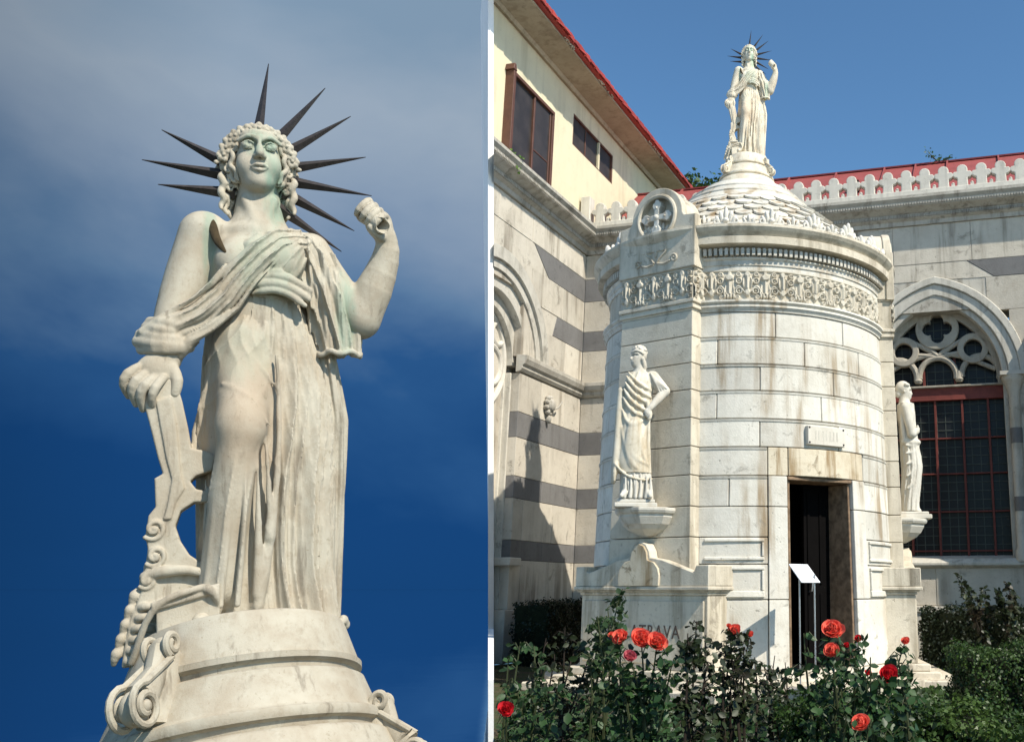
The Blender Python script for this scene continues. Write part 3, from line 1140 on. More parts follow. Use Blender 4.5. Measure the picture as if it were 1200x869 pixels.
# white rendered quoin closing the wing's raking end
def quoin_pts(z):
    a = on_wing(z, END_N)
    d = Vector((a.x, a.y, 0)).normalized()
    a2 = a + d * 3.2
    c = on_wing(z, END_N2)
    b0 = Vector((c.x, c.y, z)) + d * 0.02
    return [tuple(a), tuple(a2), tuple(b0 + d * 3.4), tuple(b0)]


b = MB()
lo, hi = quoin_pts(-0.2), quoin_pts(11.4)
b.hexa([lo[3], lo[0], lo[1], lo[2], hi[3], hi[0], hi[1], hi[2]])
o = b.build('end_quoin', M_WHITE, recalc=True)
rooted(o, wing)
# low white garden wall running forward from the quoin
gw = MB()
def gp(n_, y, z):
    """point of the raking plane n_ at depth y and height z"""
    p0 = Vector((0, y, z)) - CAMP
    return Vector((-(n_.y * p0.y + n_.z * p0.z) / n_.x, y, z))
f, k = 6.2, g0.y - 0.02
gw.hexa([tuple(gp(END_N2, f, -0.3)), tuple(gp(END_N, f, -0.3)), tuple(gp(END_N, k, -0.3)), tuple(gp(END_N2, k, -0.3)),
         tuple(gp(END_N2, f, 0.5)), tuple(gp(END_N, f, 0.5)), tuple(gp(END_N, k, 0.5)), tuple(gp(END_N2, k, 0.5))])
o = gw.build('garden_wall', M_WHITE, recalc=True)
tag(o, 'low narrow white wall edging the rose bed at its far left', 'wall')
# ------------------------------------------------------------------ cloister wall behind the tomb
back = thing('cloister_wall', 'pale stone courtyard wall with pointed window, trefoil cresting and red roof', 'building', tuple(CORNER))


def bpart(mb, name, mat, parent=None, bevel=0.0):
    o = mb.build(name, mat, None, bevel)
    rooted(o, parent or back)
    if parent is not None:
        o.matrix_parent_inverse = Matrix.Identity(4)
    return o


WX, WA, WZ, OG = 6.20, 1.0, 4.30, 0.37       # window: centre, half width, springing, ogive
rnd = random.Random(33)
b = MB(MBACK)
for z0, z1 in COURSES:
    course(b, 0.0, 3.6, z0, z1, (0.7, 1.2))
# right of the tomb: stones round the window
for z0, z1 in [(0.0, 0.80), (0.80, 1.38)]:
    course(b, 3.6, 11.0, z0, z1, (1.0, 1.6))
for z0, z1 in [(1.38, 1.9), (1.9, 2.5), (2.5, 3.1), (3.1, 3.7), (3.7, 4.30)]:
    course(b, 3.6, WX - WA - 0.2, z0, z1, (0.8, 1.2))
    course(b, WX + WA + 0.2, 11.0, z0, z1, (0.8, 1.2))
for z0, z1 in [(4.30, 4.85), (4.85, 5.4), (5.4, 5.97)]:
    q = math.sqrt(max(0, (WA + 0.25 + OG) ** 2 - (z0 - WZ) ** 2)) - OG
    course(b, 3.6, WX - q, z0, z1, (0.8, 1.3))
    course(b, WX + q, 11.0, z0, z1, (0.8, 1.3))
course(b, 3.6, 6.72, 5.97, 6.27, (1.0, 1.4))
course(b, 3.6, 11.0, 6.27, 6.95, (0.9, 1.5))
bpart(b, 'stone_wall', M_WALL, bevel=0.005)
b = MB(MBACK)
b.box(-0.3, WX - WA - 0.19, 0.012, 0.7, 0, 7.3)
b.box(WX + WA + 0.19, 11.0, 0.012, 0.7, 0, 7.3)
b.box(WX - WA - 0.19, WX + WA + 0.19, 0.012, 0.7, 5.45, 7.3)
b.box(WX - WA - 0.19, WX + WA + 0.19, 0.012, 0.7, 0, 1.36)
bpart(b, 'wall_core', M_CORN)
for z0, z1 in BANDS:
    b = MB(MBACK)
    course(b, 0.0, 3.6, z0, z1, (0.9, 1.4), -0.002)
    bpart(b, 'grey_band', M_BAND, bevel=0.005)
b = MB(MBACK)
b.hexa([(7.16, -0.002, 5.97), (11, -0.002, 5.97), (11, 0.3, 5.97), (7.16, 0.3, 5.97), (6.74, -0.002, 6.27), (11, -0.002, 6.27), (11, 0.3, 6.27), (6.74, 0.3, 6.27)])
bpart(b, 'grey_band', M_BAND, bevel=0.005)
b = MB(MBACK)
b.hexa([(6.70, 0.004, 5.97), (7.15, 0.004, 5.97), (7.15, 0.3, 5.97), (6.70, 0.3, 5.97), (6.70, 0.004, 6.27), (6.73, 0.004, 6.27), (6.73, 0.3, 6.27), (6.70, 0.3, 6.27)])
bpart(b, 'band_stop', M_WALL)
b = MB(MBACK)
b.sweepx(STR, 0.0, 3.6)
bpart(b, 'string_course', M_CORN, bevel=0.004)
b = MB(MBACK)
b.sweepx(CORN, -0.33, 11.0)
for i in range(250):
    x = 0.1 + i * 0.044
    b.box(x, x + 0.024, -0.135, -0.09, 7.06, 7.115)
    b.box(x + 0.01, x + 0.034, -0.30, -0.26, 7.215, 7.255)
bpart(b, 'cornice', M_CORN)
# arch orders and reveal
b = MB(MBACK)
for r0, r1, y0, y1 in ((1.28, 1.40, -0.05, 0.1), (1.10, 1.28, -0.012, 0.16), (1.0, 1.10, 0.05, 0.55)):
    arch_ring(b, WX, WZ, r0, r1, y0, y1, None, n=32, ogive=OG)
bpart(b, 'arch_moulding', M_TRIM, bevel=0.012)
b = MB(MBACK)
for s in (-1, 1):
    for a0, a1, y0 in ((WA, WA + 0.22, 0.08),):
        b.box(*sorted((WX + s * a0, WX + s * a1)), y0, 0.55, 1.45, 4.30)
bpart(b, 'window_reveal', M_CORN, bevel=0.01)
for s in (1, -1):
    b = MB(MBACK)
    b.lathe([(0.12, 1.45), (0.12, 1.6), (0.09, 1.66), (0.085, 4.02), (0.10, 4.05), (0.10, 4.08), (0.13, 4.16), (0.16, 4.22), (0.18, 4.25), (0.18, 4.33), (0.10, 4.36)], 20, M=T(WX + s * 1.16, 0.0, 0))
    b.box(WX + s * 1.16 - 0.2, WX + s * 1.16 + 0.2, -0.18, 0.2, 4.30, 4.36)
    cl = bpart(b, 'column', M_TRIM)
    b = MB(MBACK)
    for z0, z1 in ((3.24, 3.48), (2.2, 2.42)):
        b.lathe([(0.092, z0), (0.092, z1)], 20, M=T(WX + s * 1.16, 0.0, 0))
    bpart(b, 'dark_drum', M_BAND, cl)
b = MB(MBACK)
b.sweepx([(0.4, 1.36), (-0.02, 1.36), (-0.09, 1.40), (-0.09, 1.44), (-0.02, 1.50), (0.4, 1.56)], 3.6, 11.0)
bpart(b, 'window_sill', M_TRIM, bevel=0.006)
b = MB(MBACK)
b.box(3.6, 11.0, -0.05, 0.1, 0.0, 0.78)
b.box(3.6, 11.0, -0.08, 0.1, 0.70, 0.79)
bpart(b, 'dado', M_TRIM, bevel=0.01)


def lobes(cx, cz, R, r, n, rot):
    """foiled opening outline"""
    pts = []
    for i in range(n):
        a = rot + 360 * i / n
        px, pz = cx + R * math.cos(R_(a)), cz + R * math.sin(R_(a))
        half = 180 - 360 / n * 0.5 - 28
        for q in np.linspace(-half, half, 9):
            pts.append((px + r * math.cos(R_(a + q)), pz + r * math.sin(R_(a + q))))
    return pts


def ogive_pts(cx, cz, a, og, n=14):
    top = math.degrees(math.acos(og / (a + og)))
    right = [(cx - og + (a + og) * math.cos(R_(top * i / n)), cz + (a + og) * math.sin(R_(top * i / n))) for i in range(n + 1)]
    return right + [(2 * cx - x, z) for x, z in right[::-1][1:]]


outer = ogive_pts(WX, WZ - 0.05, WA + 0.03, OG)
def inset(pts, f=0.8):
    cx, cz = sum(p[0] for p in pts) / len(pts), sum(p[1] for p in pts) / len(pts)
    return [(cx + (x - cx) * f, cz + (z - cz) * f) for x, z in pts]


tr = MB(MBACK)
for pts in (lobes(WX, 5.22, 0.135, 0.125, 4, 0),):
    ring = arc(WX, 5.22, 0.335, 0, 360, 32)[:-1]
    vs, fs = shape2d([ring, pts], 0.13, 0.018)
    tr.add(vs, fs, T(0, 0.24, 0))
for s in (-1, 1):
    ring = arc(WX + s * 0.56, 4.86, 0.235, 0, 360, 28)[:-1]
    vs, fs = shape2d([ring, arc(WX + s * 0.56, 4.86, 0.165, 0, 360, 24)[:-1]], 0.13, 0.018)
    tr.add(vs, fs, T(0, 0.24, 0))
vs, fs = shape2d([outer, inset(outer, 0.0)[:1] + ogive_pts(WX, WZ - 0.06, WA - 0.07, OG)][:1] + [ogive_pts(WX, WZ - 0.045, WA - 0.06, OG)], 0.13, 0.015)
tr.add(vs, fs, T(0, 0.24, 0))
# cusped heads of the lights with pendants
for cx in (-0.66, -0.02, 0.66):
    hw = 0.30
    tr.tube([(WX + cx + hw * math.cos(R_(a)), 0.30, 4.42 + hw * 1.05 * math.sin(R_(a))) for a in range(-8, 189, 12)], 0.05, 8)
for cx in (-0.98, -0.34, 0.32, 0.97):
    tr.tube([(WX + cx, 0.30, 4.50), (WX + cx, 0.30, 4.40), (WX + cx, 0.30, 4.36), (WX + cx, 0.30, 4.32)], [0.05, 0.055, 0.075, 0.05], 10)
for s in (-1, 1):
    tr.tube([(WX + s * 0.02, 0.30, 4.74), (WX + s * 0.2, 0.30, 4.78), (WX + s * 0.36, 0.30, 4.80)], 0.045, 8)
    tr.tube([(WX + s * 0.10, 0.30, 4.80), (WX + s * 0.45, 0.30, 4.72), (WX + s * 0.90, 0.30, 4.50)], 0.04, 8)
    tr.tube([(WX + s * 0.10, 0.30, 4.84), (WX + s * 0.42, 0.30, 5.03), (WX + s * 0.78, 0.30, 5.12)], 0.042, 8)
    tr.tube([(WX + s * 0.0, 0.30, 4.76), (WX + s * 0.16, 0.30, 4.90), (WX + s * 0.26, 0.30, 5.02)], 0.045, 8)
tracery = bpart(tr, 'window_tracery', M_TRACERY_D)
gl = MB(MBACK)
gl.box(WX - 1.05, WX + 1.05, 0.42, 0.45, 1.4, 5.7)
gpart = bpart(gl, 'leaded_glass', M_GLASS)
ld = MB(MBACK)
for i in range(16):
    x = WX - 1.0 + i * 0.133
    ld.box(x - 0.006, x + 0.006, 0.411, 0.418, 1.4, 5.6)
for i in range(30):
    z = 1.45 + i * 0.14
    ld.box(WX - 1.0, WX + 1.0, 0.405, 0.412, z - 0.006, z + 0.006)
bpart(ld, 'lead_came', M_LEAD, gpart)
fr = MB(MBACK)
fr.box(WX - 1.0, WX + 1.0, 0.30, 0.40, 4.03, 4.24, mi=1)
for x in (-0.52, -0.09, 0.34, 0.75):
    fr.box(WX + x - 0.018, WX + x + 0.018, 0.33, 0.40, 1.45, 4.03)
for x in (-0.25, 0.25):
    fr.box(WX + x - 0.02, WX + x + 0.02, 0.33, 0.40, 4.24, 4.75)
for z in (3.41, 2.84, 2.24, 1.63):
    fr.box(WX - 1.0, WX + 1.0, 0.335, 0.395, z - 0.012, z + 0.012)
bpart(fr, 'window_bars', [M_REDWOOD, plain('red_transom', (0.17, 0.04, 0.03), 0.6, 0.3, 0.2, 8)], bevel=0.004)
# parapet
b = MB(MBACK)
b.box(0.0, 11.0, -0.28, -0.10, 7.38, 7.47)
b.box(-0.02, 0.16, -0.29, -0.09, 7.38, 7.98)
bpart(b, 'parapet_base', M_CREST, bevel=0.008)
pit = 0.305
half = [(0.080, 7.45), (0.072, 7.52), (0.070, 7.61), (0.09, 7.63), (0.122, 7.64), (0.144, 7.665), (0.142, 7.695), (0.122, 7.715), (0.085, 7.715),
        (0.062, 7.720), (0.072, 7.745), (0.074, 7.77), (0.064, 7.80), (0.042, 7.823), (0.016, 7.833)]
outl = [(-x, z) for x, z in half] + half[::-1]
first = None
root_inv = back.matrix_basis.inverted()
for i in range(35):
    x = 0.34 + i * pit
    if first is None:
        vs, fs = shape2d([[(px, pz - 7.5) for px, pz in outl]], 0.13, 0.014)
        m = MB()
        m.add(vs, fs, T(0, -0.065, 0))
        m.ball((pit / 2, 0, 0.035), (0.030, 0.05, 0.026), nu=10, nv=6)
        m.box(pit / 2 - 0.028, pit / 2 + 0.028, -0.04, 0.04, -0.02, 0.03)
        first = m.build('merlon', M_CREST, None)
        o = first
    else:
        o = first.copy()
        COL.objects.link(o)
    o.parent = back
    o.matrix_parent_inverse = root_inv
    o.matrix_basis = MBACK @ T(x, -0.19, 7.5)
# roof behind the parapet
b = MB(MBACK)
b.sweepx([(0.1, 7.25), (0.1, 7.33), (2.2, 9.03), (2.3, 9.03), (2.3, 7.25)], 0.07, 12.0)
rr = random.Random(2)
x = 0.5
while x < 12:
    b.hexa([(x, 0.1, 7.33), (x + 0.03, 0.1, 7.33), (x + 0.03, 2.2, 9.03), (x, 2.2, 9.03), (x, 0.08, 7.37), (x + 0.03, 0.08, 7.37), (x + 0.03, 2.18, 9.07), (x, 2.18, 9.07)])
    x += rr.choice((0.55, 0.6, 0.95))
roof = bpart(b, 'sheet_roof', M_REDROOF)
b = MB(MBACK)
b.sweepx([(2.17, 9.035), (2.17, 9.065), (2.33, 9.065), (2.33, 9.035)], 0.07, 12.0)
bpart(b, 'ridge_cap', plain('ridge_metal', (0.16, 0.03, 0.03), 0.5), roof)
b = MB(MBACK)
b.box(4.72, 4.86, 1.0, 1.2, 8.1, 8.33)
bpart(b, 'roof_vent', M_DARK, roof)

# buttress just beyond the right edge, whose shadow falls across the window
b = MB(MBACK)
b.box(8.05, 8.9, -1.0, 0.05, 0.0, 4.9)
b.hexa([(8.05, -1.0, 4.9), (8.9, -1.0, 4.9), (8.9, 0.05, 4.9), (8.05, 0.05, 4.9), (8.05, -0.1, 5.6), (8.9, -0.1, 5.6), (8.9, 0.05, 5.6), (8.05, 0.05, 5.6)])
b.box(8.0, 8.95, -1.06, 0.05, 0.0, 0.8)
bpart(b, 'buttress', M_WALL, bevel=0.01)
# ------------------------------------------------------------------ the round mausoleum
tomb = thing('mausoleum', 'round white marble mausoleum with scaled cone roof, carved frieze, piers and dark open doorway', 'mausoleum', (AX, AY, 0))
MT = T(AX, AY, 0)


def tpart(mb, name, mat, parent=None, bevel=0.0, recalc=False):
    o = mb.build(name, mat, None, bevel, recalc=recalc)
    rooted(o, tomb)
    if parent is not None:
        o.parent = parent
        o.matrix_parent_inverse = Matrix.Identity(4)
    return o


def rshaft(z):
    return 1.855 - 0.024 * z


def ringblock(mb, a0, a1, z0, z1, out=0.0, rin=1.45, gap=0.0042, f=rshaft):
    """curved stone between azimuths (degrees from the viewer's side, + to the right)"""
    n = max(1, int((a1 - a0) / 3.0))
    ga = math.degrees(gap / 1.8)
    vs = []
    for i in range(n + 1):
        a = R_(a0 + ga + (a1 - a0 - 2 * ga) * i / n)
        sx, sy = math.sin(a), -math.cos(a)
        for r, z in ((rin, z0 + gap), (f(z0) + out, z0 + gap), (f(z1) + out, z1 - gap), (rin, z1 - gap)):
            vs.append((r * sx, r * sy, z))
    fs = []
    for i in range(n):
        for j in range(4):
            fs.append((i * 4 + j, i * 4 + 4 + j, i * 4 + 4 + (j + 1) % 4, i * 4 + (j + 1) % 4))
    fs += [(0, 1, 2, 3), (n * 4 + 3, n * 4 + 2, n * 4 + 1, n * 4)]
    mb.add(vs, fs)


DA0, DA1 = 15.6, 42.4       # doorway
JA0, JA1 = 8.8, 49.2        # outer edges of its jambs
ZJ = [0.24, 0.94, 1.30, 1.58, 1.90, 2.23, 2.54, 2.85, 3.16, 3.46, 3.77, 4.06]
rnd = random.Random(12)
b = MB(MT)
for k, (z0, z1) in enumerate(zip(ZJ[:-1], ZJ[1:])):
    lo, hi = (JA1, 360 + JA0) if z1 <= 2.54 + 1e-6 else (-20.0 + 11 * (k % 2), 340.0 + 11 * (k % 2))
    a = lo
    while a < hi - 0.5:
        st = rnd.uniform(24, 40)
        e = a + st
        if hi - e < 9:
            e = hi
        ringblock(b, a, e, z0, z1, rnd.uniform(-0.003, 0.003))
        a = e
tpart(b, 'stone_drum', M_MARBLE, bevel=0.007)
# drip lip under every second joint, thin and broken
b = MB(MT)
for z in ZJ[5:-1]:
    b.lathe([(rshaft(z) - 0.02, z - 0.035), (rshaft(z) + 0.008, z - 0.030), (rshaft(z) + 0.012, z - 0.008), (rshaft(z) - 0.02, z - 0.004)], 120,
            R_(-20) if z > 2.6 else R_(49.4), R_(330) if z > 2.6 else R_(360 + 8.6))
tpart(b, 'joint_lip', M_MARBLE)
b = MB(MT)
ringblock(b, JA0, 16.0, 2.23, 2.54, 0.0)
ringblock(b, 16.0, 45.0, 2.23, 2.54, 0.006)
ringblock(b, 45.0, JA1, 2.23, 2.54, 0.0)
lintel = tpart(b, 'door_lintel', M_LINTEL, bevel=0.006)
for a0, a1 in ((JA0, DA0), (DA1, JA1)):
    b = MB(MT)
    for z0, z1 in ((0.24, 0.94), (0.94, 1.9), (1.9, 2.23)):
        ringblock(b, a0, a1, z0, z1, 0.015)
    tpart(b, 'door_jamb', M_MARBLE, bevel=0.006)
# raised panels low on the drum between pier and door
for a0, a1, a in ((-12.5, 7.6, 7.0), (50.5, 74, 51.0)):
    b = MB(MT)
    for z0, z1 in ((0.96, 1.03), (1.24, 1.28), (1.34, 1.38), (1.53, 1.57)):
        ringblock(b, a0, a1, z0, z1, 0.022)
    ringblock(b, a - 0.5, a + 0.5, 1.38, 1.53, 0.022)
    ringblock(b, a - 0.5, a + 0.5, 1.03, 1.24, 0.022)
    tpart(b, 'panel_moulding', M_MARBLE, bevel=0.005)
b = MB(MT)
b.lathe([(1.60, 0.0), (2.02, 0.0), (2.02, 0.14), (1.96, 0.20), (1.88, 0.24), (1.5, 0.24)], 120, smooth=False)
b.lathe([(2.02, 0.0), (2.34, 0.0), (2.34, 0.10), (2.02, 0.10)], 120, smooth=False)
tpart(b, 'plinth', M_MARBLE_G)
# vestibule, its darkness put into a near-black colour
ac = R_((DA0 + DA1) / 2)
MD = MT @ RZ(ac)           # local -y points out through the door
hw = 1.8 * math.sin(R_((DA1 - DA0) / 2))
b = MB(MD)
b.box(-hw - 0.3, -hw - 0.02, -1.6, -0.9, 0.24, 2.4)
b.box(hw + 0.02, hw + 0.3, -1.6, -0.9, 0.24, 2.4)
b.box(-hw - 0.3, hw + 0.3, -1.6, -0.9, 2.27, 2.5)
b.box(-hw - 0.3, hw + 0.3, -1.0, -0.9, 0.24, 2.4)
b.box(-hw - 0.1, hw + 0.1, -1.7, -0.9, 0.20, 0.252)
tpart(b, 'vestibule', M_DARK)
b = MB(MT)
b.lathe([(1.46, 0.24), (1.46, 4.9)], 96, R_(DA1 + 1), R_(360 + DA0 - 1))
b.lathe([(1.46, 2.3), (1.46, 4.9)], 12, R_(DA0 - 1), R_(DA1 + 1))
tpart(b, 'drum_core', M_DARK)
b = MB(MT)
ringblock(b, DA0 + 0.1, DA0 + 1.3, 0.252, 2.19, -0.03, 1.40)
ringblock(b, DA1 - 1.3, DA1 - 0.1, 0.252, 2.19, -0.03, 1.40)
b.M = MD
b.box(-hw + 0.005, hw - 0.005, -1.765, -1.4, 2.19, 2.226)
tpart(b, 'door_frame', plain('worn_brown_wood', (0.20, 0.135, 0.085), 0.7, 0.2, 0.4, 12), bevel=0.006)
b = MB(MD)
b.box(-0.02, hw - 0.10, -1.44, -1.39, 0.26, 2.19)
for z in np.linspace(0.4, 2.1, 12):
    b.ball((hw - 0.135, -1.445, z), 0.013, nu=8, nv=5)
for z0, z1 in ((0.36, 1.0), (1.1, 2.1)):
    for x0, x1 in ((0.02, 0.05), (hw - 0.24, hw - 0.21)):
        b.box(x0, x1, -1.455, -1.44, z0, z1)
leaf = tpart(b, 'door', M_DOOR, bevel=0.004)
b = MB(MD)
b.tube([(0.045, -1.44, 1.02), (0.045, -1.49, 1.03), (0.05, -1.50, 1.11), (0.045, -1.49, 1.19), (0.045, -1.44, 1.20)], 0.011, 8)
tpart(b, 'door_handle', M_STEEL, leaf)
# plaque over the door
MP = MT @ RZ(R_(30.5))
b = MB(MP)
b.box(-0.245, 0.245, -1.832, -1.70, 2.58, 2.79)
pl = tpart(b, 'plaque', stone('plaque_marble', (0.64, 0.60, 0.52), (0.50, 0.46, 0.38), (0.4, 0.35, 0.27), 2.0, 0, 0.2, 0.3), bevel=0.006)
for sx in (-0.225, 0.225):
    for z in (2.605, 2.77):
        b = MB(MP)
        b.ball((sx, -1.832, z), (0.012, 0.01, 0.012), nu=10, nv=6)
        tpart(b, 'bolt', M_BRONZE, pl)
b = MB(MP)
for i, x in enumerate((-0.15, -0.11, -0.05, -0.01, 0.04, 0.085, 0.13)):
    b.box(x, x + 0.016, -1.8335, -1.827, 2.635, 2.74)
tpart(b, 'worn_inscription', M_FAINT, pl)

# ---------------- frieze in relief
def sd_ell(u, v, cu, cv, ru, rv):
    return (np.sqrt(((u - cu) / ru) ** 2 + ((v - cv) / rv) ** 2) - 1) * min(ru, rv)


def frieze_height(u, v):
    """u in metres along the band (period 0.40), v 0..1 up the band (0.36 m); returns relief in metres"""
    p = 0.40
    q = (u % p)
    q = np.where(q > p / 2, q - p, q)          # bell flower at 0
    z = v * 0.36
    h = np.zeros_like(u)

    def bump(d, amp, w=0.010):
        return amp * np.clip(0.5 - d / w, 0, 1) ** 0.8
    aq = np.abs(q)
    # bell flower: flared skirt, collar, bud, stamens
    wid = 0.040 + 0.034 * np.clip((0.22 - z) / 0.15, 0, 1) ** 1.3
    d = np.maximum(aq - wid, np.maximum(0.075 - z, z - 0.250))
    h = np.maximum(h, bump(d, 0.030) * (0.62 + 0.38 * np.cos(aq / 0.0095)))
    h = np.maximum(h, bump(sd_ell(q, z, 0, 0.268, 0.044, 0.036), 0.040))
    h = np.maximum(h, bump(sd_ell(q, z, 0, 0.312, 0.020, 0.026), 0.034))
    for c in (-0.050, -0.017, 0.017, 0.050):
        h = np.maximum(h, bump(sd_ell(q, z, c, 0.055, 0.014, 0.032), 0.032))
    # closed bud between
    r = aq - p / 2
    h = np.maximum(h, bump(sd_ell(r, z, 0, 0.215, 0.056, 0.085), 0.038) * (0.66 + 0.34 * np.cos(r / 0.0085)))
    h = np.maximum(h, bump(sd_ell(r, z, 0, 0.305, 0.030, 0.034), 0.034))
    h = np.maximum(h, bump(sd_ell(r, z, 0, 0.100, 0.026, 0.046), 0.028))
    # curling stems that join them
    s = aq / (p / 2)
    zc = 0.045 + 0.125 * (0.5 - 0.5 * np.cos(2 * math.pi * np.clip(s, 0, 1))) * (1 - 0.35 * s) + 0.04 * s
    h = np.maximum(h, bump(np.abs(z - zc) - 0.013, 0.026))
    for cu, cv, rr in ((0.108, 0.115, 0.032), (0.104, 0.232, 0.030), (0.100, 0.305, 0.022), (0.088, 0.040, 0.020)):
        dd = np.sqrt((aq - cu) ** 2 + (z - cv) ** 2)
        h = np.maximum(h, bump(np.abs(dd - rr) - 0.009, 0.024))
        h = np.maximum(h, bump(dd - 0.011, 0.024))
    h = np.maximum(h, bump(np.maximum(0.0 - z, z - 0.020), 0.014))
    h = np.maximum(h, bump(np.maximum(0.342 - z, z - 0.37), 0.014))
    return h * 1.25


def relief_strip(mb, place, length, z0, z1, u0=0.0, du=0.006, nv=58):
    nu = int(length / du)
    U, V = np.meshgrid(np.linspace(0, length, nu + 1), np.linspace(0, 1, nv + 1), indexing='ij')
    Hh = frieze_height(U + u0, V)
    vs = [place(U[i, j], z0 + (z1 - z0) * V[i, j], Hh[i, j]) for i in range(nu + 1) for j in range(nv + 1)]
    m = nv + 1
    fs = [(i * m + j, i * m + m + j, i * m + m + j + 1, i * m + j + 1) for i in range(nu) for j in range(nv)]
    mb.add(vs, fs, None, True)


b = MB(MT)
RF = 1.735
def on_drum(u, z, h):
    a = R_(-28) + u / RF
    return ((RF + h) * math.sin(a), -(RF + h) * math.cos(a), z)
relief_strip(b, on_drum, RF * R_(140), 4.19, 4.55, 0.1)
b.lathe([(RF, 4.19), (RF, 4.55)], 60, R_(112), R_(332))
b.lathe([(1.4, 4.55), (RF, 4.55)], 60)
tpart(b, 'frieze', M_RELIEF)
b = MB(MT)
b.lathe([(1.5, 4.06), (rshaft(4.06) + 0.012, 4.06), (1.775, 4.085), (1.80, 4.11), (1.80, 4.125), (1.785, 4.14), (1.815, 4.165), (1.815, 4.185), (1.5, 4.195)], 140)
b.lathe([(1.5, 4.545), (1.752, 4.55), (1.752, 4.60), (1.765, 4.605), (1.765, 4.66), (1.785, 4.675), (1.785, 4.69), (1.5, 4.69)], 140, smooth=False)
tpart(b, 'string_moulding', M_MARBLE)
b = MB(MT)
b.lathe([(1.5, 4.69), (1.755, 4.69), (1.755, 4.80), (1.885, 4.815), (1.90, 4.82), (1.905, 4.90), (1.88, 4.915), (1.90, 4.935), (1.93, 4.965), (1.955, 5.00), (1.955, 5.03), (1.90, 5.045), (1.62, 5.09)], 160, smooth=False)
corn = tpart(b, 'cornice', M_MARBLE_G)
b = MB(MT)
for i in range(186):
    a = 2 * math.pi * i / 186
    b.box(-0.018, 0.018, -1.83, -1.74, 4.705, 4.785, RZ(a))
tpart(b, 'dentil_course', M_TRIM, corn)
# antefixes round the eaves
def antefix(big):
    m = MB()
    if big:
        for k in range(-2, 3):
            m.ball((0.030 * k, 0, 0.085 - abs(k) * 0.016), (0.024, 0.035, 0.085 - abs(k) * 0.014), M=RY(R_(9 * k)), nu=10, nv=8)
        m.ball((0, -0.02, 0.03), (0.03, 0.04, 0.03), nu=10, nv=6)
        m.box(-0.10, 0.10, -0.03, 0.05, -0.03, 0.012)
        for s in (-1, 1):
            m.torus(0.024, 0.011, T(s * 0.085, -0.02, 0.02), 14, 6)
    else:
        for k in (-1, 0, 1):
            m.ball((0.026 * k, 0, 0.05 - abs(k) * 0.008), (0.018, 0.03, 0.052 - abs(k) * 0.012), M=RY(R_(22 * k)), nu=8, nv=6)
        m.box(-0.06, 0.06, -0.03, 0.04, -0.03, 0.01)
    return m


M_WHITE_ST = stone('bleached_marble', (0.66, 0.63, 0.56), (0.50, 0.49, 0.46), (0.3, 0.29, 0.27), 2.5, 0, 0.5, 0.3)
inv = tomb.matrix_basis.inverted()
for big in (True, False):
    first = None
    for i in range(22):
        a = R_(-6 + i * 360 / 22 + (0 if big else 360 / 44))
        if first is None:
            first = antefix(big).build('antefix', M_WHITE_ST)
            o = first
        else:
            o = first.copy()
            COL.objects.link(o)
        o.parent = tomb
        o.matrix_parent_inverse = inv
        o.matrix_basis = MT @ RZ(a) @ T(0, -1.80, 5.085) @ RX(R_(6)) @ Matrix.Diagonal((1.25, 1.1, 1.15, 1))
# scaled cone roof
b = MB(MT)
zr0, rr0, zr1, rr1 = 5.06, 1.72, 5.80, 0.90
b.lathe([(rr0, zr0), (rr1, zr1)], 96, smooth=False)
rows = 6
rnd = random.Random(4)
for k in range(rows):
    t0, t1 = (k - 0.35) / rows, (k + 1.3) / rows
    n = int(48 - 3.2 * k)
    for i in range(n):
        a = (i + 0.5 * (k % 2)) * 2 * math.pi / n + rnd.uniform(-0.006, 0.006)
        ra, za = rr0 + (rr1 - rr0) * t0, zr0 + (zr1 - zr0) * t0
        rb, zb = rr0 + (rr1 - rr0) * t1, zr0 + (zr1 - zr0) * t1
        hwid = ra * math.pi / n * rnd.uniform(0.93, 0.97)
        jit = rnd.uniform(0.8, 1.3)
        dd = Vector((0, ra - rb, zb - za))
        Ld = dd.length
        dd.normalize()
        nn = Vector((0, -dd.z, dd.y))
        pr = []
        for q in range(9):           # rounded free end
            aa = math.pi + math.pi * q / 8
            pr.append((hwid * math.cos(aa), 0.15 * (1 + math.sin(aa))))
        pr += [(hwid * 0.8, Ld), (-hwid * 0.8, Ld)]
        vs = []
        for lift in (0.0, 1.0):
            for x, l in pr:
                up = (0.042 * (1 - l / Ld) + 0.004) * jit + lift * 0.026
                p = Vector((x, -ra, za)) + dd * l + nn * up
                vs.append(tuple(RZ(a) @ p))
        m = len(pr)
        fs = [tuple(range(m))[::-1], tuple(range(m, 2 * m))] + [(j, (j + 1) % m, m + (j + 1) % m, m + j) for j in range(m)]
        b.add(vs, fs)
tpart(b, 'scale_roof', M_MARBLE, recalc=True)
b = MB(MT)
b.lathe([(0.70, 5.76), (0.93, 5.76), (0.965, 5.78), (0.965, 5.815), (0.94, 5.835), (0.915, 5.84), (0.89, 5.88), (0.855, 5.915), (0.86, 5.935), (0.835, 5.95), (0.80, 5.955), (0.775, 6.00),
         (0.745, 6.03), (0.75, 6.05), (0.72, 6.065), (0.68, 6.07), (0.655, 6.12), (0.62, 6.14), (0.60, 6.145), (0.585, 6.18), (0.4, 6.19)], 110)
tpart(b, 'roof_collar', M_MARBLE)

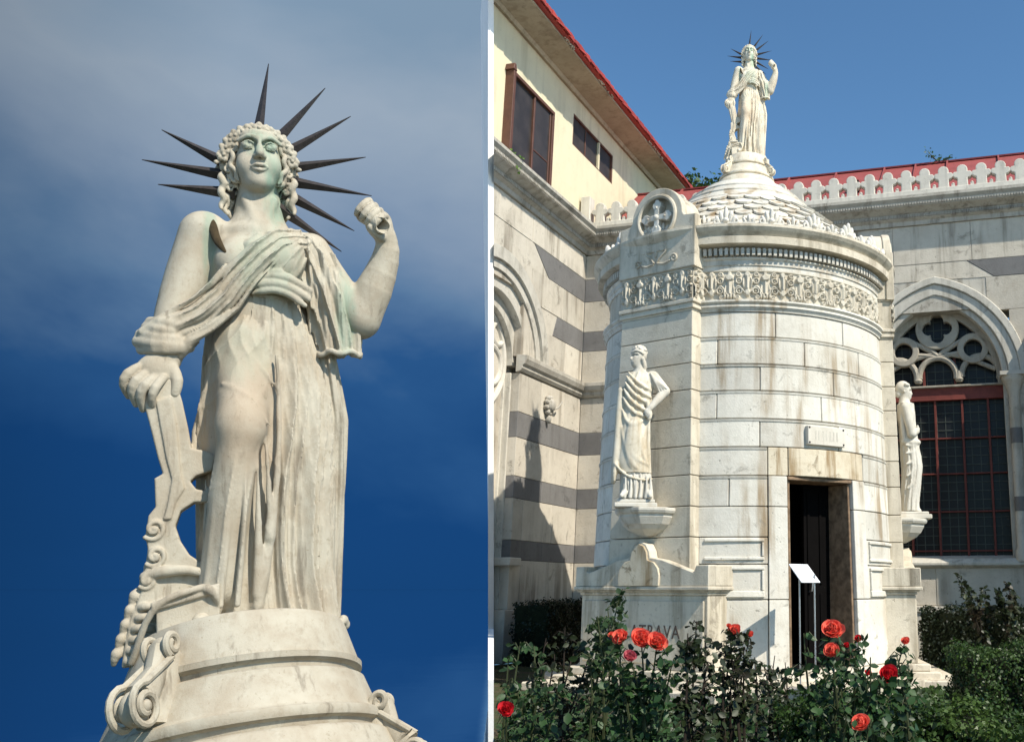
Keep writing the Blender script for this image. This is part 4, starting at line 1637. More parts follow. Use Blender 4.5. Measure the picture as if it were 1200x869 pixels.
# ---------------- piers with crest, bracket and sarcophagus
def make_pier(az_, words):
    a = R_(az_)
    nv = Vector((math.sin(a), -math.cos(a), 0))
    tv = Vector((math.cos(a), math.sin(a), 0))
    MPr = frame((AX, AY, 0), tv, -nv, UP)
    pw = lambda z: 0.575 - 0.018 * z
    pp = lambda z: 1.915 - 0.016 * z
    b = MB(MPr)
    zs = [0.24, 0.94, 1.58, 1.90, 2.23, 2.54, 2.85, 3.16, 3.46, 3.77, 4.06]
    g = 0.004
    for z0, z1 in zip(zs[:-1], zs[1:]):
        w0, w1, p0, p1 = pw(z0), pw(z1), pp(z0), pp(z1)
        b.hexa([(-w0, -p0, z0 + g), (w0, -p0, z0 + g), (w0, -1.3, z0 + g), (-w0, -1.3, z0 + g), (-w1, -p1, z1 - g), (w1, -p1, z1 - g), (w1, -1.3, z1 - g), (-w1, -1.3, z1 - g)])
    pier = tpart(b, 'pier', M_MARBLE_G, bevel=0.006)
    b = MB(MPr)
    w, p = 0.50, 1.845
    for ex, z0, z1 in ((0.0, 4.06, 4.085), (0.025, 4.085, 4.125), (0.012, 4.125, 4.15), (0.035, 4.15, 4.19), (0.0, 4.19, 4.55), (0.012, 4.55, 4.575)):
        b.box(-w - ex, w + ex, -p - ex, -1.3, z0, z1)
    tpart(b, 'pier_moulding', M_MARBLE_G, pier, bevel=0.005)
    b = MB(MPr)
    relief_strip(b, lambda u, z, h: (-w + u, -p - 0.002 - h, z), 2 * w, 4.19, 4.55, 0.13)
    relief_strip(b, lambda u, z, h: (w + 0.002 + h, -p + u, z), 0.30, 4.19, 4.55, 0.05)
    tpart(b, 'pier_frieze', M_RELIEF, pier)
    # crest block
    w, p = 0.535, 1.885
    out = [(-w, 4.575), (w, 4.575), (w, 5.17)]
    out += [(0.38, 5.19)] + arc(0, 5.235, 0.352, 0, 180, 26) + [(-0.38, 5.19), (-w, 5.17)]
    b = MB(MPr)
    vs, fs = shape2d([out, arc(0, 5.235, 0.262, 0, 360, 36)[:-1]], 0.10, 0.012)
    b.add(vs, fs, T(0, -p, 0))
    out2 = [(x * 0.985, z if z < 4.6 else z - 0.008) for x, z in out]
    b.prism(out2, -p + 0.09, -1.50)
    crest = tpart(b, 'pier_crest', M_MARBLE_G, pier, recalc=True)
    b = MB(MPr)
    b.torus(0.262, 0.026, T(0, -p, 5.235), 48, 8)
    tpart(b, 'medallion_ring', M_MARBLE_G, pier)
    b = MB(MPr)
    arm = [(0.030, 0.0), (0.034, 0.100), (0.062, 0.140), (0.056, 0.178), (0.028, 0.192), (0.020, 0.218)]
    arm = [(-x, z) for x, z in arm] + arm[::-1]
    for k in range(4):
        b.prism(arm, -p - 0.012 - 0.0015 * k, -p + 0.095 + 0.001 * k, T(0, 0, 5.235) @ RY(k * math.pi / 2))
    for k in range(4):
        b.ball((0.0, -p - 0.012, 0), 0.016, M=T(0, 0, 5.235) @ RY(k * math.pi / 2) @ T(0, 0, 0.12), nu=8, nv=6)
    b.ball((0, -p - 0.012, 5.235), 0.036, nu=12, nv=8)
    tpart(b, 'cross', M_MARBLE, pier, bevel=0.01, recalc=True)
    b = MB(MPr)
    for s in (-1, 1):           # scrolls and tendrils under the medallion
        sp = [(s * (0.095 + 0.060 * (1 - i / 26) * math.cos(0.5 + i * 0.42)), -p - 0.006, 4.855 + 0.060 * (1 - i / 26) * math.sin(0.5 + i * 0.42)) for i in range(24)]
        b.tube(sp, 0.0125, 6)
        b.tube([(s * 0.15, -p - 0.006, 4.86), (s * 0.14, -p - 0.006, 4.80), (s * 0.06, -p - 0.006, 4.74), (s * 0.02, -p - 0.006, 4.68)], 0.013, 6)
        sp = [(s * (0.26 - 0.050 * (1 - i / 26) * math.cos(0.5 + i * 0.42)), -p - 0.006, 4.70 + 0.050 * (1 - i / 26) * math.sin(0.5 + i * 0.42)) for i in range(22)]
        b.tube(sp, 0.011, 6)
        b.tube([(s * 0.03, -p - 0.006, 4.67), (s * 0.12, -p - 0.006, 4.655), (s * 0.21, -p - 0.006, 4.68)], 0.012, 6)
    b.ball((0, -p, 4.80), (0.022, 0.02, 0.06), nu=8, nv=6)
    tpart(b, 'carved_scroll', M_MARBLE_G, pier)
    # bracket
    b = MB(MPr)
    o8 = T(0, -pp(1.8) - 0.02, 0) @ RZ(R_(22.5))
    b.lathe([(0.0, 1.58), (0.10, 1.60), (0.23, 1.665), (0.265, 1.70), (0.285, 1.715), (0.33, 1.79), (0.33, 1.815), (0.36, 1.83), (0.375, 1.855), (0.375, 1.885), (0.0, 1.885)], 8, M=o8, smooth=False)
    tpart(b, 'statue_bracket', M_MARBLE, pier, bevel=0.006)
    # sarcophagus front
    b = MB(MPr)
    b.box(-0.84, 0.84, -1.975, -1.35, 0.24, 0.985)
    b.box(-0.80, 0.80, -1.99, -1.35, 0.30, 0.93)
    b.box(-0.855, 0.855, -1.995, -1.35, 0.985, 1.015)
    b.box(-0.875, 0.875, -2.02, -1.35, 1.015, 1.035)
    b.box(-0.90, 0.90, -2.05, -1.35, 1.035, 1.075)
    sarc = tpart(b, 'sarcophagus', M_MARBLE_G, bevel=0.008)
    b = MB(MPr)
    lid = [(-0.89, 1.075), (0.89, 1.075), (0.89, 1.285), (0.735, 1.285), (0.70, 1.215), (0.30, 1.345), (0.14, 1.37), (0.125, 1.44), (0.08, 1.51), (0.0, 1.545),
           (-0.08, 1.51), (-0.125, 1.44), (-0.14, 1.37), (-0.30, 1.345), (-0.70, 1.215), (-0.735, 1.235), (-0.89, 1.285)]
    b.prism(lid, -2.035, -1.9)
    b.box(0.735, 0.89, -2.033, -1.45, 1.076, 1.284)
    b.box(-0.89, -0.735, -2.033, -1.45, 1.076, 1.284)
    tpart(b, 'sarcophagus_lid', M_MARBLE_G, sarc, bevel=0.008)
    b = MB(MPr)
    niche = [(-0.27, 1.078), (0.27, 1.078), (0.275, 1.19), (0.255, 1.26), (0.20, 1.32), (0.115, 1.345), (0.10, 1.43), (0.06, 1.49), (0, 1.515), (-0.06, 1.49), (-0.10, 1.43), (-0.115, 1.345), (-0.20, 1.32), (-0.255, 1.26), (-0.275, 1.19)]
    b.prism(niche, -2.055, -2.0)
    tpart(b, 'lid_cartouche', M_LINTEL, sarc, bevel=0.006)
    b = MB(MPr)
    b.box(-0.95, 0.95, -2.10, -1.35, 0.16, 0.24)
    b.box(-1.02, 1.02, -2.20, -1.35, 0.0, 0.16)
    b.box(-1.25, 1.25, -2.42, -1.35, 0.0, 0.09)
    tpart(b, 'pier_step', M_MARBLE_G, bevel=0.012)
    if words:
        cu = bpy.data.curves.new('inscription', 'FONT')
        cu.body = words
        cu.size = 0.190
        cu.space_character = 1.12
        cu.align_x = 'CENTER'
        cu.extrude = 0.0025
        to = bpy.data.objects.new('tmp', cu)
        COL.objects.link(to)
        bpy.context.view_layer.update()
        me = bpy.data.meshes.new_from_object(to.evaluated_get(bpy.context.evaluated_depsgraph_get()))
        bpy.data.objects.remove(to)
        me.transform(MPr @ T(0.03, -1.993, 0.555) @ RX(math.pi / 2) @ Matrix.Diagonal((0.82, 1, 1, 1)))
        o = link('inscription', me, M_LETTER)
        rooted(o, tomb)
        o.parent = sarc
        o.matrix_parent_inverse = Matrix.Identity(4)
    return MPr


PIER_L = make_pier(-32.0, 'CALATRAVA')
PIER_R = make_pier(89.0, '')
# ------------------------------------------------------------------ the Liberty figure, sculpted in its own units (u)
# x to the viewer's right, y away from the viewer, z up; the soles stand at z = 0


def P(px, py, d=0.0):
    return (px - 285.0, d, 735.0 - py)


def liberty_parts():
    parts = {}
    H = 1.7
    # ---- body: head, neck, chest, arms and hands in one surface
    c = Clay((-140, -75, 215), (200, 60, 592), 1.12)
    c.ell(P(299, 196, 4), (30.5, 40, 40), 0)
    c.ell(P(299, 211, -12), (25, 27, 27), 8)
    c.ell(P(299.5, 228, -24), (13, 12, 9), 9)          # chin
    c.ell(P(284, 207, -24), (10, 11, 12), 7)
    c.ell(P(315, 207, -24), (10, 11, 12), 7)
    c.ell(P(299, 172, -17), (26, 20, 13), 8)            # brow
    c.cone(P(299, 178, -37), P(299.5, 199, -47), 3.4, 5.4, 5)   # nose
    c.ell(P(294.5, 202, -42), (3.6, 4.5, 3.0), 2.5)
    c.ell(P(304.5, 202, -42), (3.6, 4.5, 3.0), 2.5)
    for s in (-1, 1):
        c.ell(P(299.5 + s * 13.5, 185.5, -40.5), (9.8, 7.5, 5.6), 6, cut=True)
        c.ell(P(299.5 + s * 13.2, 186.4, -31.4), (7.6, 6.0, 4.6), 0.6)
        c.ell(P(299.5 + s * 12.8, 185.8, -38.2), (2.9, 2.6, 2.7), 0.4, cut=True)
        c.path([P(299.5 + s * 7.5, 189.5, -35.5), P(299.5 + s * 13.2, 192.0, -36.0), P(299.5 + s * 19.5, 189.5, -32)], 0.7, 0.6)
        c.path([P(299.5 + s * 6.5, 184.8, -37), P(299.5 + s * 13.4, 180.8, -38.0), P(299.5 + s * 21, 184.8, -32.5)], 1.0, 0.8)
        c.path([P(299.5 + s * 4.5, 178.5, -38), P(299.5 + s * 14, 174.8, -38), P(299.5 + s * 25, 180.5, -30)], 2.4, 4)
        c.ell(P(299.5 + s * 31, 202, 4), (4, 7, 9), 3)
    c.path([P(290, 213.6, -38.5), P(296, 211.2, -42), P(299.5, 212.2, -42.6), P(303, 211.2, -42), P(309, 213.6, -38.5)], [1.2, 2.4, 2.3, 2.4, 1.2], 2)
    c.path([P(292, 215.8, -38), P(299.5, 218.0, -40.5), P(307, 215.8, -38)], [1.3, 2.7, 1.3], 2)
    c.path([P(288, 213.9, -41), P(299.5, 214.6, -45.5), P(311, 213.9, -41)], 0.9, 0.8, cut=True)
    c.cone(P(299, 224, 8), P(300, 262, 8), 25.5, 27.5, 6, flat=0.95)       # neck
    c.cone(P(300, 262, 8), P(300, 282, 8), 27, 36, 10, flat=0.9)
    c.path([P(283, 246, -12), P(296, 276, -20)], [4, 3], 7)
    c.path([P(318, 246, -12), P(306, 276, -20)], [4, 3], 7)
    c.ell(P(298, 330, 4), (60, 40, 66), 14)
    c.ell(P(300, 400, 4), (50, 36, 60), 16)
    c.ell(P(273, 325, -26), (24, 18, 24), 12)           # chest
    c.ell(P(324, 322, -26), (25, 20, 26), 12)
    c.path([P(255, 284, -12), P(292, 285, -22)], [5, 4], 7)
    # her right arm, straight down to the anchor
    c.ell(P(238, 290, 2), (28, 27, 26), 10)
    c.path([P(235, 290, 2), P(219, 340, 0), P(205, 386, -6), P(199, 430, -16), P(193, 447, -20)], [28, 26, 22.5, 20, 17], 6)
    c.ell(P(188, 455, -24), (22, 15, 17), 7, rot=(0, 24, 0))               # back of the hand
    fng = [((174, 449), (158, 459), (154, 470), (160, 481), 5.4), ((181, 456), (167, 467), (163, 478), (168, 490), 5.7),
           ((189, 461), (176, 473), (172, 484), (175, 496), 5.6), ((196, 463), (187, 476), (184, 487), (186, 496), 5.0)]
    for i, (a, b, d, e, r) in enumerate(fng):
        z = -32 - i * 2.5
        c.path([P(*a, z + 4), P(*b, z - 5), P(*d, z - 1), P(*e, z + 9)], [r, r * 1.04, r * 0.9, r * 0.72], 0.7)
    c.path([P(204, 452, -28), P(211, 466, -33), P(208, 480, -32)], [7.5, 6.8, 5.5], 3, 1.5)      # thumb
    # her left arm, bent up with the stump of a torch
    c.path([P(362, 305, 6), P(398, 360, 4), P(424, 382, 0)], [27, 26, 25], 8)
    c.path([P(424, 382, 0), P(441, 350, -8), P(457, 312, -16), P(459, 290, -22), P(452, 278, -26)], [26, 24, 18.5, 14.5, 14], 7)
    c.ell(P(447, 268, -26), (18, 13, 17), 6, rot=(0, -35, 0))
    for i in range(4):              # fingers closing over the torch stump, one beside the other along it
        cx, cz = 424 + 6.6 * i, 253 + 6.3 * i
        r = (4.5, 4.9, 4.8, 4.3)[i]
        c.path([P(cx + 15, cz - 8, -20), P(cx + 11, cz - 12, -34 - i), P(cx + 2, cz - 3, -46 - 3 * i), P(cx - 6, cz + 6, -46 - 3 * i), P(cx - 7, cz + 9, -38 - 3 * i)], [r, r * 1.08, r, r * 0.92, r * 0.75], 0.5)
    c.path([P(456, 276, -26), P(450, 290, -36), P(441, 288, -46), P(433, 281, -50)], [7, 6.2, 5.2, 4.2], 1.5)
    parts['body'] = c.mesh('liberty_body')

    # ---- hair: a mass of short chiselled curls framing the face, longer locks on the neck
    c = Clay((-62, -50, 450), (88, 78, 600), 1.15)
    c.ell(P(299, 197, 18), (43, 42, 40), 0)
    c.ell(P(299, 206, -38), (28.5, 44, 44), 2, cut=True)
    rnd = random.Random(3)

    def curl(x, y, z, r, w, ph, turns=0.85):
        pts = []
        for q in range(7):
            t = q / 6
            rr = r * (1 - 0.55 * t)
            aa = ph + turns * 2 * math.pi * t
            pts.append(P(x + rr * math.cos(aa), y + rr * math.sin(aa), z - 2.5 * math.sin(t * math.pi)))
        c.path(pts, [w * 0.8, w, w, w, w * 0.95, w * 0.9, w * 0.6], 0.15)
    for s in (-1, 1):
        for row in range(6):         # wavy locks combed back from the parting
            rr = 31 + row * 3.1
            for seg in range(2):
                a0, a1 = ((14, 74), (66, 136))[seg]
                pts = []
                for q in range(12):
                    aa = R_(a0 + (a1 - a0) * q / 11 + row * 3)
                    r2 = rr + 2.1 * math.sin(q * 1.25 + row * 2.1 + seg)
                    pts.append(P(299 + s * math.sin(aa) * (r2 + 1), 201 - math.cos(aa) * (r2 + 1.5), -19 + row * 7.5 + 2.0 * math.cos(q * 1.25 + row * 2.1)))
                w = rnd.uniform(2.5, 3.3)
                c.path(pts, [w * 0.6] + [w] * 10 + [w * 0.5], 0.1)
        for i in range(5):           # loose curls at the cheek
            curl(299 + s * (33 + 3 * (i % 2)) + rnd.uniform(-1, 1), 204 + i * 7, -12 + 2 * i, rnd.uniform(3.2, 4.6), rnd.uniform(1.8, 2.3), rnd.uniform(0, 6.28), s * 0.9)
        for i in range(4):          # locks in spirals down the neck
            x0 = 299 + s * (42 - i * 4.2)
            pts = [P(x0 + s * 3.6 * math.sin(q * 2.2 + i), 214 + q * (6.4 + 0.5 * i), -6 + i * 8 + 3.4 * math.cos(q * 2.2 + i)) for q in range(8)]
            c.path(pts, [3.4, 4.6, 4.8, 4.6, 4.4, 4, 3.4, 2], 0.2)
    for i in range(60):
        a, b = rnd.uniform(-2.5, 2.5), rnd.uniform(0.1, 1.5)
        x, z, y = 299 + 43.5 * math.sin(a) * math.cos(b - 0.8), 197 - 39 * math.cos(a) * math.cos(b - 0.8), 16 + 40 * math.sin(b - 0.5)
        curl(x, z, y, rnd.uniform(3.5, 5.5), rnd.uniform(2.0, 2.8), rnd.uniform(0, 6.28))
    parts['hair'] = c.mesh('liberty_hair', 0)

    # ---- wreath of rosettes over the brow
    c = Clay((-62, -62, 500), (90, 40, 605), 1.2)
    for i in range(13):
        a = R_(-84 + i * 14)
        x, z, y = 299 + math.sin(a) * 41, 199 - math.cos(a) * 36, -30 + abs(i - 6) * 2.6
        for k in range(5):
            b = k * 2 * math.pi / 5 + i
            c.ell(P(x + 4.9 * math.cos(b), z + 4.9 * math.sin(b), y), (3.9, 3.6, 3.9), 0.2)
        c.ell(P(x, z, y - 3.6), (2.4, 2.2, 2.4), 0.2)
        for q in (-1, 1):
            c.path([P(x + q * 6, z + 7, y + 3), P(x + q * 9, z + 9, y + 1), P(x + q * 11, z + 7, y + 4)], [2.2, 2.8, 1.2], 0.2)
    c.path([P(299 + math.sin(R_(a)) * 42, 201 - math.cos(R_(a)) * 36, -17 + abs(a) * 0.13) for a in range(-100, 101, 10)], 4.4, 1.5)
    parts['wreath'] = c.mesh('liberty_wreath')

    # ---- the dress: bodice, belt and long skirt over the advanced right leg
    c = Clay((-85, -95, -16), (140, 75, 470), 1.3)
    def fold_top(ph, z):
        return 1.5 * np.sin(ph * 17 + 0.02 * z) + 1.0 * np.sin(ph * 9 + 1.1)
    c.robe([(365, 14, 2, 52, 34), (380, 16, 0, 50, 37), (405, 18, -2, 52, 44), (428, 22, -2, 50, 44), (446, 32, 2, 40, 34)], fold_top, 0)
    c.ell(P(325, 320, -26), (29, 18, 27), 12)
    for i, (x0, y0, x1, y1, r) in enumerate([(290, 350, 358, 360, 5), (288, 358, 356, 370, 5.5), (294, 346, 345, 352, 4), (292, 366, 352, 378, 4.5)]):
        pts = [P(x0 + (x1 - x0) * t, y0 + (y1 - y0) * t - 9 * math.sin(math.pi * t), -37 - 6 * math.sin(math.pi * t)) for t in np.linspace(0, 1, 7)]
        c.path(pts, [r * 0.6, r, r, r, r, r, r * 0.8], 1.5)
    c.ell(P(354, 364, -32), (8, 8, 7), 2)

    def ridge(q):
        return 1.0 - 2.1 * np.abs(np.sin(q)) ** 0.6

    def fold(ph, z):
        # shallow by the belt, deep at the hem, hardly any over the thigh
        low = np.clip((345 - z) / 260, 0, 1)
        right = 1 / (1 + np.exp(-(ph - 0.02 - np.clip((z - 150) / 600, -0.2, 0.3) + 1.5 * np.clip((z - 285) / 60, 0, 1)) * 9))
        left = 1 / (1 + np.exp((ph + 1.05) * 9)) * 0.5
        drift = 0.16 * np.sin(z * 0.011) - 0.0009 * (z - 100)
        f = 0.62 * ridge((ph + drift) * 7.0 + 0.9) + 0.40 * ridge((ph + drift * 1.3) * 12.5 + 2.2) + 0.16 * ridge(ph * 27 + 0.01 * z)
        a = 3.6 + 6.6 * low ** 0.8
        g = 0.55 * ridge((ph - 0.0016 * z) * 13)
        return a * np.clip(right + left, 0, 1) * f + 0.8 * g * (1 - right)
    c.robe([(-12, 32, -4, 80, 48), (16, 30, -4, 78, 46), (60, 27, -2, 75, 44), (120, 27, 0, 77, 44), (200, 27, 2, 82, 45), (250, 25, 2, 79, 42),
            (290, 22, 2, 69, 39), (330, 21, 1, 57, 35), (362, 18, 0, 47, 32), (372, 17, 0, 46, 35)], fold, 3)
    # advanced leg under the cloth
    c.cone(P(284, 424, -8), P(279, 514, -50), 36, 28, 14)
    c.ell(P(280, 516, -59), (24, 18, 26), 14)
    c.cone(P(277, 528, -56), P(256, 690, -40), 24, 22, 12)
    for x0, y0, x1, y1, d0, d1, r in [(296, 530, 296, 700, -66, -46, 3.4), (284, 545, 276, 708, -74, -56, 2.6), (270, 548, 258, 708, -72, -58, 2.8), (258, 535, 242, 700, -62, -50, 3.0), (304, 522, 310, 640, -58, -48, 3)]:
        c.path([P(x0, y0, d0 + 3), P((x0 + x1) / 2 + 2, (y0 + y1) / 2, (d0 + d1) / 2 - 3), P(x1, y1, d1 - 3)], [0.8, r * 1.25, r * 1.6], 4)
    for x0, y0, x1, y1, x2, y2, d0 in [(252, 470, 284, 486, 312, 524, -70), (262, 430, 290, 440, 318, 476, -50)]:
        c.path([P(x0, y0, d0 + 20), P(x1, y1, d0 - 2), P(x2, y2, d0 + 4)], [0.6, 2.6, 0.6], 4.5)
    # long folds falling from hip and knee
    for x0, y0, x1, y1, x2, y2, r0, r1 in [(318, 440, 330, 560, 298, 712, 2.0, 6.0), (240, 560, 245, 640, 243, 706, 2, 5)]:
        pts = []
        for t in np.linspace(0, 1, 9):
            x = (1 - t) ** 2 * x0 + 2 * t * (1 - t) * x1 + t * t * x2
            y = (1 - t) ** 2 * y0 + 2 * t * (1 - t) * y1 + t * t * y2
            dx = (x - 312) / 84
            pts.append(P(x, y, -44 * math.sqrt(max(0.05, 1 - dx * dx)) - 4 + (8 if x > 360 else 0)))
        c.path(pts, [r0 + (r1 - r0) * t for t in np.linspace(0, 1, 9)], 7)
    rnd = random.Random(9)
    for i in range(26):             # gathered hem
        a = -1.25 + 2.6 * i / 25
        c.ell((32 + 82 * math.sin(a) + rnd.uniform(-2, 2), -4 - 48 * math.cos(a), -1 + rnd.uniform(-2, 3) - 6 * max(0, math.sin(a))), (5.5 + rnd.uniform(-1, 2), 7, 6), 2.5)
    c.path([P(248, 712, -44), P(237, 722, -66)], [12, 8], 4)      # toes of the forward foot
    def cloth(X, Y, Z):
        # creases that fan out from the belt; fine over the thigh, deep beside and below the knee
        px, py = X - 42.0, 455.0 - Z
        th = np.arctan2(px, np.maximum(py, 5))
        wob = 0.05 * np.sin(Z * 0.031 + X * 0.02) + 0.03 * np.sin(Z * 0.07 + 1.0)
        a1 = 1 - 2 * np.abs(np.sin((th + wob) * 16.0 + 0.6)) ** 0.55
        a2 = 1 - 2 * np.abs(np.sin((th - wob * 1.4) * 29.0 + 1.9)) ** 0.6
        dk = np.sqrt(((X + 6) / 30.0) ** 2 + ((Z - 225) / 62.0) ** 2)        # bare sweep of thigh and knee
        m = np.clip((dk - 0.55) / 0.8, 0.16, 1.0) * np.clip((372 - Z) / 14, 0, 1) * np.clip((Z - 4) / 16, 0, 1)
        side = 0.30 + 0.70 / (1 + np.exp((X - 22) / 5.0))
        leg = np.clip((Z - 150) / 55, 0, 1) + np.clip((X - 8) / 12, 0, 1)
        return m * side * np.clip(leg, 0, 1) * (1.7 * a1 + 0.8 * a2)
    c.wrinkle((-84, -94, 4), (139, 30, 374), cloth)

    def bodice(X, Y, Z):
        th = np.arctan2(88.0 - X, np.maximum(462.0 - Z, 4))
        m = np.clip((Z - 390) / 8, 0, 1) * np.clip((452 - Z) / 12, 0, 1) * np.clip((X + 2) / 10, 0, 1) * np.clip((-4 - Y) / 10, 0, 1)
        return m * (1.3 * (1 - 2 * np.abs(np.sin(th * 11 + 0.4 + 0.02 * Z)) ** 0.55) + 0.7 * (1 - 2 * np.abs(np.sin(th * 23 + 1)) ** 0.6))
    c.wrinkle((-6, -80, 372), (96, 6, 458), bodice)

    def shin(d, al, Y):
        return np.clip((30 - d) / 14, 0, 1) * np.clip((52 + d) / 14, 0, 1) * np.clip(al / 45, 0, 1) * np.clip((186 - al) / 20, 0.2, 1) * 1.7 * (1 - 2 * np.abs(np.sin(d * 0.145 + al * 0.006 + 0.5)) ** 0.55)
    c.across([(-6, 196), (-16, 120), (-24, 10)], (-72, -94, 6), (22, -8, 200), shin)
    parts['dress'] = c.mesh('liberty_dress')

    # ---- mantle: over her left shoulder, across the chest to the right forearm, and hanging behind
    c = Clay((-130, -85, -22), (150, 75, 475), 1.3)
    n = 11
    key = [((338, 281), (372, 300)), ((318, 292), (330, 312)), ((296, 310), (308, 332)), ((272, 334), (292, 356)), ((248, 358), (274, 386)), ((222, 378), (250, 404)), ((192, 394), (224, 420)), ((172, 410), (212, 432))]
    dep = [-14, -40, -50, -49, -44, -40, -36, -28]
    tt = np.linspace(0, len(key) - 1, 22)
    def strand(f, rr, dd=0.0, tail=0):
        pts, rs = [], []
        for q in tt:
            i = min(int(q), len(key) - 2)
            u = q - i
            a = [key[i][j][0] * (1 - u) + key[i + 1][j][0] * u for j in (0, 1)]
            b = [key[i][j][1] * (1 - u) + key[i + 1][j][1] * u for j in (0, 1)]
            d = dep[i] * (1 - u) + dep[i + 1] * u
            pts.append(P(a[0] + (a[1] - a[0]) * f, b[0] + (b[1] - b[0]) * f + 2.2 * math.sin(q * 1.3 + f * 5), d + dd))
            rs.append(rr * (0.85 + 0.25 * math.sin(q * 0.8 + f * 9)))
        c.path(pts, rs, 0.8)
    for f, rr, dd in ((0.0, 6.5, 3), (0.25, 8.5, 4), (0.5, 9.5, 4), (0.75, 8.5, 4), (1.0, 6.5, 3), (0.12, 8, 8), (0.88, 8, 8)):
        strand(f, rr, dd)
    # wrapped round the forearm
    for x0, y0, x1, y1, r in [(170, 412, 222, 420, 6), (168, 420, 224, 427, 7), (171, 429, 222, 429, 5.5), (176, 404, 214, 410, 6), (180, 398, 220, 400, 6)]:
        c.path([P(x0, y0, -16), P(x0 * 0.7 + x1 * 0.3, y0 * 0.7 + y1 * 0.3 + 4, -36), P(x0 * 0.3 + x1 * 0.7, y0 * 0.3 + y1 * 0.7 + 4, -38), P(x1, y1, -22)], [r, r, r, r * 0.7], 2.5)
    c.ell(P(203, 416, -12), (30, 22, 17), 4)
    def crease(d, al, Y):
        w = np.clip(1 - np.abs(d) / 30, 0, 1) ** 0.3 * np.clip((196 - al) / 25, 0, 1) * np.clip((60 - np.abs(Y + 30)) / 20, 0, 1)
        dd = d + 2.2 * np.sin(al * 0.028) + 1.2 * np.sin(al * 0.06 + 1)
        return w * (2.6 * (1 - 2 * np.abs(np.sin(dd * 0.30 + 0.4)) ** 0.5) + 1.0 * (1 - 2 * np.abs(np.sin(dd * 0.62 + al * 0.01)) ** 0.6))
    mid = [((p[0][0] + p[1][0]) / 2 - 285, 735 - (p[0][1] + p[1][1]) / 2) for p in key]
    c.across(mid, (-128, -84, 296), (100, 2, 470), crease)
    # sleeve-like fall over the upper arm, with its own folds
    rows = [(305, 398, 2, 27, 24), (312, 398, 2, 29, 26), (335, 394, 2, 33, 29), (370, 386, 2, 34, 32), (400, 376, 2, 34, 32), (425, 368, 4, 30, 30), (442, 358, 6, 26, 26), (456, 345, 8, 18, 16)]
    rows = [(z, x - 285, y, rx, ry) for z, x, y, rx, ry in rows]
    c.robe(rows, lambda ph, z: 3.4 * (1 - 2 * np.abs(np.sin(ph * 5.2 + z * 0.012)) ** 0.6) + 1.4 * np.sin(ph * 17 + 1 + z * 0.01), 4)
    def drop(X, Y, Z):
        u = (X - 76) * (1 - 0.0016 * (450 - Z)) + 1.5 * np.sin(Z * 0.03)
        m = np.clip((462 - Z) / 40, 0, 1) * np.clip((Z - 300) / 8, 0, 1) * np.clip((X - 60) / 14, 0, 1)
        return m * (2.4 * (1 - 2 * np.abs(np.sin(u * 0.20 + 0.3)) ** 0.55) + 1.0 * (1 - 2 * np.abs(np.sin(u * 0.43 + 1.1)) ** 0.6))
    c.wrinkle((55, -60, 298), (150, 40, 465), drop)
    c.path([(111 + (27 + 1.5 * math.sin(i * 1.9)) * math.sin(-1.7 + i * 0.17), 2 - (25 + 1.5 * math.sin(i * 1.9)) * math.cos(-1.7 + i * 0.17), 305 + 2.2 * math.sin(i * 1.1)) for i in range(21)], 3.4, 2.5)
    # back panel, seen along her left side down to the plinth
    c.robe([(-18, 96, 30, 13, 22), (60, 98, 28, 14, 24), (150, 102, 24, 16, 26), (230, 105, 20, 15, 26), (300, 96, 18, 12, 22), (345, 84, 14, 10, 18)],
           lambda ph, z: 2.6 * np.sin(ph * 6 + z * 0.02) + 1.2 * np.sin(ph * 13), 4)
    c.robe([(-16, 20, 30, 70, 24), (150, 20, 28, 74, 26), (300, 16, 24, 64, 24), (430, 18, 22, 52, 24)], lambda ph, z: 2.5 * np.sin(ph * 16), 4)
    parts['mantle'] = c.mesh('liberty_mantle')

    # ---- anchor: flat carved shank, curved fluke, volutes, block and rope
    c = Clay((-150, -84, -26), (-28, 34, 285), 1.3)

    def K(zx, zy):
        zx = 128 + (zx - 128) * 1.12
        return (110 + zx / 2.124 - 285.0, 735.0 - (460 + zy / 2.124))
    outl = [K(*q) for q in [(128, 20), (140, 70), (150, 110), (168, 190), (178, 226), (162, 236), (165, 300), (152, 318), (147, 360), (152, 392), (147, 440), (140, 486), (122, 540),
                            (112, 600), (108, 640), (150, 640), (200, 600), (300, 560), (306, 490), (284, 470), (268, 440), (250, 425), (232, 410), (214, 378), (204, 345), (214, 312), (240, 294),
                            (268, 296), (274, 272), (244, 264), (232, 246), (244, 234), (276, 224), (284, 190), (258, 176), (234, 170), (226, 120), (214, 60), (200, 10), (160, 0)]]
    c.poly(outl, -18, 17, 2.2, 2)
    c.poly([K(*q) for q in [(162, 60), (184, 190), (196, 240), (188, 300), (180, 330), (196, 330), (206, 290), (222, 262), (214, 230), (204, 120), (192, 50)]], -33, 5, 1.5, 0.8)
    for x, y, r in ((189, 624, 12), (191, 652, 11.5), (183, 676, 9)):          # volutes on the side
        pts = [P(x + r * (1 - 0.8 * q / 14) * math.cos(2.4 - q * 0.62), y + r * (1 - 0.8 * q / 14) * math.sin(2.4 - q * 0.62), -35 - q * 0.2) for q in range(15)]
        c.path(pts, 2.6, 0.4)
        c.ell(P(x, y, -36), (3.4, 4, 3.4), 0.4)
    for i in range(7):              # carved leaves along the outer edge
        x, y = 181 - i * 4 + (6 if i < 2 else 0), 664 + i * 14
        c.path([P(x + 6, y - 8, -22), P(x - 3, y - 2, -30), P(x - 5, y + 8, -26)], [4.5, 6, 3], 1)
    c.path([P(180, 672, -32), P(200, 668, -40), P(226, 668, -42), P(246, 676, -44)], [5, 6, 5, 4], 1.5)
